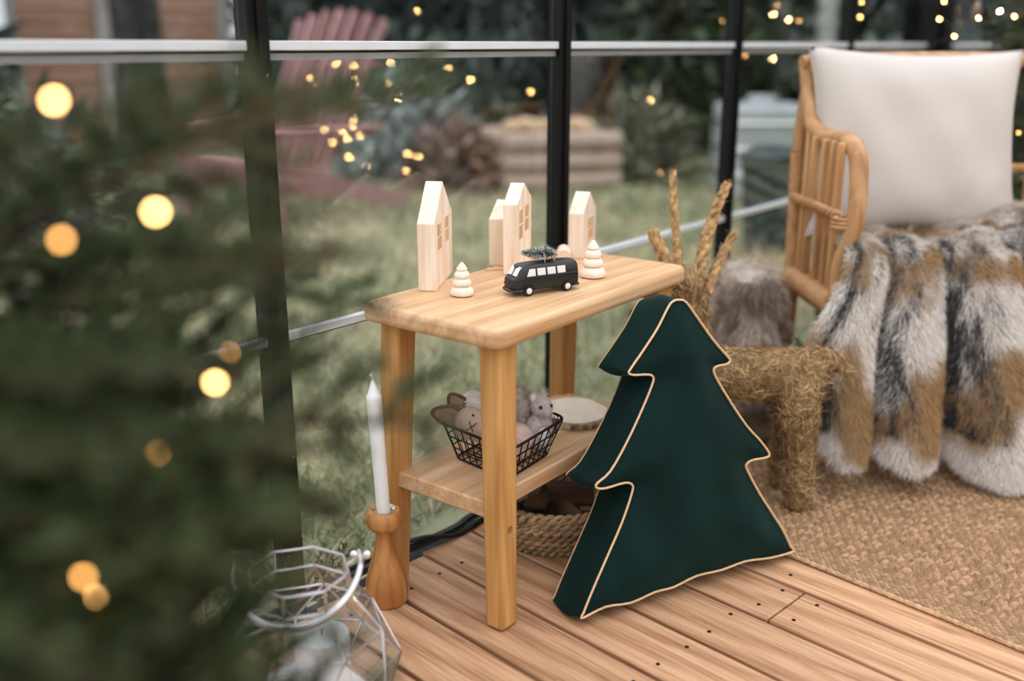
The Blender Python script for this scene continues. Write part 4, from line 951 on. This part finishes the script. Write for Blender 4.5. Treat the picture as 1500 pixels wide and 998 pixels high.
# branches whose tips show in the view: tip pixel, distance of the tip
for (px, py, d, rz) in ((475, 5, .54, .66), (610, 0, .62, .64), (300, 262, .50, .58), (492, 252, .60, .60), (566, 372, .78, .60),
                        (440, 420, .60, .52), (440, 520, .58, .48), (625, 530, .62, .46), (500, 610, .60, .42), (380, 620, .53, .44),
                        (290, 690, .52, .38), (330, 930, .54, .24), (270, 850, .5, .30), (470, 1005, .54, .19), (370, 1010, .52, .18), (400, 975, .5, .21),
                        (230, 560, .5, .50), (210, 415, .5, .56), (120, 640, .52, .45), (200, 760, .5, .38), (100, 850, .5, .32), (220, 940, .5, .24), (60, 520, .52, .54), (40, 720, .5, .40), (30, 950, .5, .22), (150, 1010, .5, .2),
                        (310, 980, .47, .22), (260, 640, .47, .46), (90, 760, .46, .36), (140, 520, .46, .54), (320, 560, .5, .50), (60, 440, .5, .56), (60, 620, .6, .46), (180, 690, .6, .42), (100, 960, .6, .26), (200, 480, .62, .54), (300, 470, .62, .54)):
    add_branch(fir, tr(rz+rr_.uniform(-.03, .03)), atd(px, py, d), rr_.randrange(3), rr_.uniform(-.9, .9))
for k in range(26):                                  # the rest of the crown
    a = rr_.uniform(1.3, 4.3); z = rr_.uniform(.12, 1.30); L = .40*(1.5-z)/1.4+.06
    tipp = tr(z)+np.array([math.cos(a)*L, math.sin(a)*L*.8, -.05]); tipp[1] = min(tipp[1], 1.10)
    add_branch(fir, tr(z), tipp, rr_.randrange(3), rr_.uniform(-.5, .5))
# light string on the near tree
def lights(name, label, pts, r, group=None, wire=True, cat='string lights', mat='bulb', dim=()):
    t = thing(name, label, cat, (0, 0, 0)); me = MB().ell((0, 0, 0), r, 10, 7).mesh('bulb', M[mat]); md = MB().ell((0, 0, 0), r, 10, 7).mesh('bulb', M['bulb_dim'])
    sk = MB().tube([(0, 0, r*.7), (0, 0, r*2.6)], r*.6, 6).mesh('socket', M['cable'])
    for i_, q in enumerate(pts): b_ = link('bulb', md if i_ in dim else me, t, q); link('socket', sk, b_)
    if wire: MB().tube(smooth_curve([np.array(q)+UPZ*r*2.8 for q in pts], 5), .0007, 5).build('wire', M['cable'], t)
    return t
lights('string_lights', 'warm white string lights wound around the near fir tree', [atd(79, 147, .49), atd(90, 351, .50), atd(228, 310, .50), atd(339, 515, .63), atd(315, 560, .555), atd(230, 663, .575), atd(122, 845, .52), atd(140, 872, .56)], .0021, dim=(1, 3, 5, 6))
# loose fir sprigs
def sprig(label, a, b, k, roll, sc2=1.0):
    st_, ne_ = sprays[k]; Lm = (.36, .30, .42)[k]; a = np.array(a); b = np.array(b); L = np.linalg.norm(b-a); x, y, d = frame(b-a)
    o = link('fir_sprig', st_); o.matrix_world = Matrix.Translation(Vector(a)) @ (Matrix((d, x, y)).transposed() @ Matrix.Rotation(roll, 3, 'X')).to_4x4() @ Matrix.Scale(L/Lm, 4)
    tag(link('needles', ne_, o), kind='stuff'); tag(o, label, 'fir sprig')
sprig('green fir sprig propped between fur cushion and armchair', (1.81, .705, .03), atd(1168, 488, 1.93), 1, .4)
sprig('small fir sprig lying on the ground behind the glass lantern', (.80, 1.115, -.03), (.955, 1.10, .045), 1, 1.2)

# ------------------------------------------------------------------ second fir in the far corner, with cone and lights
t2 = np.array([3.02, .52, 0])
fir2 = thing('fir_tree', 'dark fir tree in the far corner behind the rattan armchair', 'fir tree', (0, 0, 0))
MB().tube([t2, t2+UPZ*.8, t2+UPZ*1.6], [.03, .022, .006], 10).build('trunk', M['bark'], fir2)
for k in range(64):
    z = .25+1.2*(k/64); a = k*2.4; L = .62*(1.75-z)/1.6
    tp = t2+np.array([math.cos(a)*L, math.sin(a)*L, z-.07]); tp[0] = min(tp[0], XC-.06); tp[1] = min(tp[1], 1.06)
    if ((tp-CP)@cbk) < .42 and abs((tp-CP)@cr-.3) < .40 and tp[2] < .86: tp = tp+cbk*(.42-((tp-CP)@cbk))
    add_branch(fir2, t2+UPZ*z, tp, k % 3, rr_.uniform(-.5, .5))
for (px, py) in ((1450, 12), (1432, 60), (1470, 88), (1492, 20), (1460, 45), (1405, 88), (1440, 30), (1480, 60), (1450, 95), (1425, 78), (1490, 100), (1475, 5), (1462, 72), (1500, 45)): add_branch(fir2, t2+UPZ*.86, atd(px, py, 2.75), 0, rr_.uniform(-.4, .4))
o = link('pine_cone', cone_mesh(.050, .014, 10, M['cone2']), None, atd(1431, 14, 2.65), (math.pi, .1, 0)); tag(o, 'frosted brown pine cone hanging from the corner fir tree', 'pine cone')
lights('string_lights', 'warm string lights hanging around the fir in the far corner', [atd(1243, 2, 3.1), atd(1262, 3, 3.0), atd(1260, 25, 3.0), atd(1383, 2, 2.7), atd(1376, 28, 2.8), atd(1398, 53, 2.6), atd(1338, 83, 2.6), atd(1378, 84, 2.6), atd(1486, 24, 2.6), atd(1493, 194, 2.55), atd(1480, 300, 2.55)], .0030)

# ------------------------------------------------------------------ string lights across the room: seen mirrored in the panes
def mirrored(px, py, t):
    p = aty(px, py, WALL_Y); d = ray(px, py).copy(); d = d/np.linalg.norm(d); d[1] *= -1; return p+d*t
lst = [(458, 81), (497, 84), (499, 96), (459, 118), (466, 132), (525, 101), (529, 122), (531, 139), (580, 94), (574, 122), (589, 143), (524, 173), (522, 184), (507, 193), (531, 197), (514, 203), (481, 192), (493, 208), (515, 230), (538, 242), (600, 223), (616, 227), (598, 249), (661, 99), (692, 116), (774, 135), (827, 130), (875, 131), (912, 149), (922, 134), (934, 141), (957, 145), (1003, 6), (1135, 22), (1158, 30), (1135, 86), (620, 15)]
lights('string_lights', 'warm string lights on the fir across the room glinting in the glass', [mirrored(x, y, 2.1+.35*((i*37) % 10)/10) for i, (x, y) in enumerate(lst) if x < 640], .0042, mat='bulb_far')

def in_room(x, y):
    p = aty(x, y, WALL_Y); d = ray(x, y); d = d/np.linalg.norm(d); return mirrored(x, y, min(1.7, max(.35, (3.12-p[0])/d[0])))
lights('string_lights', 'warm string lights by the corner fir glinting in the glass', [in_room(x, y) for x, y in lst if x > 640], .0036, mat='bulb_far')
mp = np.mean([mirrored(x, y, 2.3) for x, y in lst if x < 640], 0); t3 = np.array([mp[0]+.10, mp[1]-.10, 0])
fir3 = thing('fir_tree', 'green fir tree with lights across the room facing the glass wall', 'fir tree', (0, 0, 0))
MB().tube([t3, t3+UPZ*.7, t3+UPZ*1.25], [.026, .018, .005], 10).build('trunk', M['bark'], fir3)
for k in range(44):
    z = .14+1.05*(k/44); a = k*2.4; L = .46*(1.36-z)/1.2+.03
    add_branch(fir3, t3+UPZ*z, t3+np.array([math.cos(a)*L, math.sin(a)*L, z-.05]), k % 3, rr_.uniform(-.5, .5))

# ------------------------------------------------------------------ garden beyond the glass
GZ = -.075
def conifer(label, x, y, h, rad, seed, tint, n=3600, cat='conifer', base=.15, group='conifers behind the lawn'):
    r = np.random.default_rng(seed); t = thing('garden_conifer', label, cat, (x, y, GZ), group=group)
    MB().tube([(0, 0, 0), (0, 0, h*.5), (0, 0, h*.97)], [.09, .06, .01], 8).build('trunk', M['bark'], t)
    z = base+(h-base)*(1-(1-r.random(n))**.62)*.98; a = r.random(n)*6.283; prof = rad*(1-(z-base)/(h-base))**.8*(.9+.1*np.sin(z*9)); rr = prof*(.35+.65*np.sqrt(r.random(n)))
    b = np.stack([rr*np.cos(a), rr*np.sin(a), z], 1); d = np.stack([np.cos(a), np.sin(a), -.35+.5*r.normal(size=n)], 1)+r.normal(size=(n, 3))*.35
    c = np.array([tint])*(.45+1.1*r.random((n, 1)))
    tag(link('foliage', strands('conifer_foliage', b, d, .16+.16*r.random(n), .05+.05*r.random(n), M['needle'], c, rng=r), t), kind='stuff')
dg, bg_, gg = (.034, .054, .036), (.055, .078, .068), (.060, .085, .042)
def at_ang(px, dist):  # place on the lawn straight behind a pixel column
    d = ray(px, 300); d = d[:2]/np.linalg.norm(d[:2]); return d*dist
for i, (px, dist, h, rad, tint, lab) in enumerate((
    (-210, 7.8, 4.2, 1.2, dg, 'dark spruce beside the timber cabin wall'), (560, 9.2, 5.0, 1.25, dg, 'dark spruce behind the red garden chair'),
    (640, 8.6, 4.2, 1.0, bg_, 'blue green spruce behind the variegated shrubs'), (720, 9.6, 5.2, 1.35, dg, 'tall dark spruce behind the log planter'), (800, 8.8, 4.6, 1.1, bg_, 'blue green spruce right behind the log planter'),
    (880, 9.8, 5.2, 1.35, dg, 'tall dark spruce between planter and grey tank'), (960, 9.0, 4.8, 1.15, gg, 'mid green spruce behind the grey water tank'), (1050, 10.0, 5.4, 1.4, dg, 'dark spruce behind the grey water tank'),
    (1130, 9.2, 4.6, 1.15, gg, 'mid green spruce beside the pale birch trunk'), (1230, 10.0, 5.0, 1.3, bg_, 'blue green spruce behind the pale birch trunk'), (1330, 9.4, 5.0, 1.25, dg, 'dark spruce outside the corner post'), (1440, 10.0, 5.2, 1.35, dg, 'dark spruce outside behind the corner fir'),
    (1560, 9.6, 5.0, 1.3, dg, 'dark spruce outside beyond the armchair'), (1720, 10.2, 5.2, 1.4, dg, 'dark spruce at the far end of the hedge'), (400, 10.4, 5.2, 1.3, dg, 'dark spruce behind the cabin corner'))):
    p = at_ang(px, dist); conifer(lab, p[0], p[1], h, rad, 100+i, tint)
# spruces out of view, added to keep the reflections in the panes dark
for i, a in enumerate(np.arange(-85, 5, 11)):
    conifer('dark spruce out of view on the open side, added to darken the reflections', 9.5*math.cos(math.radians(a)), 9.5*math.sin(math.radians(a)), 4.8+.4*math.sin(i*2), 1.35, 200+i, dg, n=2600, group='conifers added on the open side for dark reflections')

# timber cabin
M['clap'] = wood('cabin_board', (.38, .20, .135), (.54, .32, .225), 0, fine=30, rough=.8)
M['cabdark'] = plain('dark_cabin_door', (.02, .022, .02), .4); M['cabtrim'] = plain('grey_cabin_trim', (.40, .36, .33), .7)
c0, c1 = at_ang(60, 9.0), at_ang(352, 9.4); cdv = c1-c0; cl2 = np.linalg.norm(cdv)
cab = thing('timber_cabin', 'brown clapboard cabin with dark door beyond the lawn', 'cabin', (c0[0], c0[1], GZ), math.atan2(cdv[1], cdv[0]))
for k in range(26): MB().prism([(-.02, 0), (.012, 0), (-.004, .112), (-.02, .112)], 0, cl2, lambda u, v, t, k=k: (t, -u, .05+k*.112+v)).build('clapboard', M['clap'], cab)
MB().box((cl2/2, .3, 1.5), (cl2, .5, 3.0)).build('wall_core', M['cabdark'], cab)
dx = cl2*.46
dr = MB().box((dx+.12, -.03, 1.25), (.40, .05, 2.4)).build('door', M['cabdark'], cab); MB().box((dx-.14, -.035, 1.25), (.10, .06, 2.45)).build('door_post', M['cabtrim'], cab)
MB().box((cl2-.05, -.03, 1.45), (.12, .06, 2.9)).build('corner_board', M['cabtrim'], cab)
MB().prism([(-.6, 2.9), (.9, 3.5), (.9, 3.6), (-.65, 2.98)], -.3, cl2+.3, lambda u, v, t: (t, u, v)).build('roof', M['cabdark'], cab)

# red reclining garden chair
M['redwood'] = wood('faded_red_paint', (.36, .165, .165), (.54, .30, .30), 2, fine=30, rough=.6)
pa = at_ang(430, 5.5)
ad = thing('garden_chair', 'faded red slatted garden chair standing on the lawn', 'garden chair', (pa[0], pa[1], GZ), YAW-math.radians(90)+math.radians(-32)); ad.scale = (1.0, 1.0, .86)
for k in range(7):
    x = -.27+.09*k; top = 1.17+.08*math.cos((k-3)*.45)
    MB().bar((x*.82, .02, .33), (x*1.12, .46, top), .022, .058, ref=(0, 1, 0)).build('back_slat', M['redwood'], ad, bevel=.006)
for k in range(6): MB().box((0, -.44+.085*k, .40-.018*k), (.56, .076, .022)).build('seat_slat', M['redwood'], ad, bevel=.005)
MB().bar((-.27, -.48, .33), (.27, -.48, .33), .03, .14, ref=(0, 0, 1)).build('front_apron', M['redwood'], ad, bevel=.005)
for s in (-1, 1):
    MB().bar((s*.36, -.52, .58), (s*.36, .30, .56), .11, .025, ref=(0, 0, 1)).build('arm', M['redwood'], ad, bevel=.01)
    MB().bar((s*.31, -.44, 0), (s*.31, -.44, .57), .03, .10, ref=(1, 0, 0)).build('front_leg', M['redwood'], ad, bevel=.005)
    MB().bar((s*.29, -.46, .36), (s*.29, .62, .03), .03, .11, ref=(0, 0, 1)).build('side_runner', M['redwood'], ad, bevel=.005)
MB().bar((-.34, .26, .52), (.34, .26, .52), .05, .03).build('back_brace', M['redwood'], ad); MB().bar((-.3, .40, .92), (.3, .40, .92), .06, .025).build('back_brace', M['redwood'], ad)

# log planter
M['palelog'] = wood('pale_log', (.36, .25, .20), (.56, .44, .37), 0, fine=30, rough=.85); M['logend'] = plain('log_end', (.60, .42, .27), .8, noise=.2, scale=12)
pp = at_ang(800, 6.6); pl_ = thing('log_planter', 'raised bed of pale stacked logs on the lawn', 'planter', (pp[0], pp[1], GZ), YAW-math.radians(72)); pl_.scale = (.92, .92, .88)
for k in range(3):
    for y in (-.3, .3): MB().tube([(-.42, y, .075+.14*k), (.42, y, .075+.14*k)], .07, 12).build('log', M['palelog'], pl_)
    for x in (-.36, .36): MB().tube([(x, -.34, .075+.14*k), (x, .34, .075+.14*k)], .062, 12).build('log', M['palelog'], pl_)
MB().box((0, 0, .2), (.66, .56, .36)).build('soil_fill', M['fire_bark'], pl_)
for k, (x, y) in enumerate(((-.22, -.16), (-.06, -.17), (.09, -.16), (.23, -.12), (-.14, .03), (.04, .02), (.2, .06))):
    q = pp+np.array([math.cos(YAW-math.pi/2)*x-math.sin(YAW-math.pi/2)*y, math.sin(YAW-math.pi/2)*x+math.cos(YAW-math.pi/2)*y])
    o = thing('pumpkin', 'pale orange pumpkin heaped in the raised log bed', 'pumpkin', (q[0], q[1], GZ+.337), k*1.1, group='pumpkins in the log bed')
    mb = MB(); P = []
    for i in range(24):
        a = 2*math.pi*i/24; P.append([((.07+.006*math.cos(8*a))*math.cos(a)*max(.03, math.cos(t))**.8, (.07+.006*math.cos(8*a))*math.sin(a)*max(.03, math.cos(t))**.8, .055+.052*math.sin(t)) for t in np.linspace(-1.57, 1.57, 9)])
    mb.grid(P, closed_u=True); mb.build('rind', M['logend'], o); MB().tube([(0, 0, .10), (.006, 0, .135)], [.012, .007], 6).build('stalk', M['bark'], o)

# variegated shrubs and leaf litter behind the chair
for i, (px, dist, h, colr, lab) in enumerate(((600, 6.9, .75, (.36, .40, .38), 'grey green variegated shrub between garden chair and planter'), (660, 6.4, .42, (.26, .17, .14), 'low russet shrub beside the log planter'), (640, 7.4, .95, (.10, .13, .10), 'dark leafy shrub in front of the spruces'), (925, 6.9, .6, (.20, .20, .14), 'olive shrub on the far side of the log planter'), (20, 5.2, .8, (.10, .11, .08), 'dark shrub in front of the timber cabin'))):
    p2 = at_ang(px, dist); r = np.random.default_rng(300+i); n = 900; s_ = thing('garden_shrub', lab, 'shrub', (p2[0], p2[1], GZ))
    d = unit(r.normal(size=(n, 3))); d[:, 2] = np.abs(d[:, 2]); b = d*np.array([h*.7, h*.7, h])*(.3+.7*r.random((n, 1)))
    tag(link('leaves', strands('shrub_leaves', b, d+r.normal(size=(n, 3))*.7, .09+.05*r.random(n), .045, M['grass'], np.array([colr])*(.5+.9*r.random((n, 1))), rng=r), s_), kind='stuff')
    mb = MB()
    for k in range(7): a = k*.9; mb.tube([(0, 0, 0), (h*.3*math.cos(a), h*.3*math.sin(a), h*.5), (h*.55*math.cos(a), h*.55*math.sin(a), h*.8)], [.012, .008, .004], 5)
    mb.build('stems', M['bark'], s_)

# grey water tank, dark bin, birch trunks
M['tank'] = plain('grey_white_plastic', (.42, .45, .47), .5, noise=.1, scale=4)
p2 = at_ang(1105, 6.4); tk = thing('water_tank', 'pale grey plastic water tank standing behind the lawn', 'water tank', (p2[0], p2[1], GZ), YAW-math.radians(90))
MB().prism(rrect(.50, .50, .06), 0, .55, lambda u, v, t: (u, v, t)).build('tank_body', M['tank'], tk, bevel=.03); MB().lathe([(.09, .55), (.09, .585), (.08, .60), (.001, .60)], 18).build('screw_lid', M['tank'], tk)
for z in (.15, .3, .45): MB().tube([(x*1.03, y*1.03, z) for x, y in rrect(.50, .50, .06)], .012, 6, closed=True).build('cage_bar', M['steel'], tk)
M['bin'] = plain('dark_teal_plastic', (.022, .035, .04), .5)
p2 = at_ang(1128, 4.6); bn = thing('garden_bin', 'dark teal plastic garden bin standing on the lawn', 'garden bin', (p2[0], p2[1], GZ))
MB().lathe([(.11, 0), (.135, .38), (.145, .39), (.145, .41), (.12, .41), (.10, .05), (.001, .05)], 20).build('bin_body', M['bin'], bn); MB().lathe([(.15, .415), (.15, .435), (.08, .465), (.001, .47)], 20).build('bin_lid', M['bin'], bn)
M['birchw'] = plain('birch_trunk_bark', (.40, .40, .37), .85, noise=.4, scale=9)
for px, dist, lab in ((1192, 8.0, 'slender pale birch trunk standing before the spruces'), (1130, 8.6, 'thinner pale birch trunk near the grey water tank')):
    p2 = at_ang(px, dist); b_ = thing('birch_tree', lab, 'birch', (p2[0], p2[1], GZ))
    MB().tube([(0, 0, 0), (.02, .03, 1.5), (.06, .02, 3), (.1, .08, 4.6)], [.075, .068, .055, .03], 10).build('trunk', M['birchw'], b_)
    for k in range(6): a = k*1.3; MB().tube([(.05, .03, 2.4+.3*k), (.05+.5*math.cos(a), .03+.5*math.sin(a), 3.0+.3*k)], [.02, .006], 6).build('branch', M['birchw'], b_)
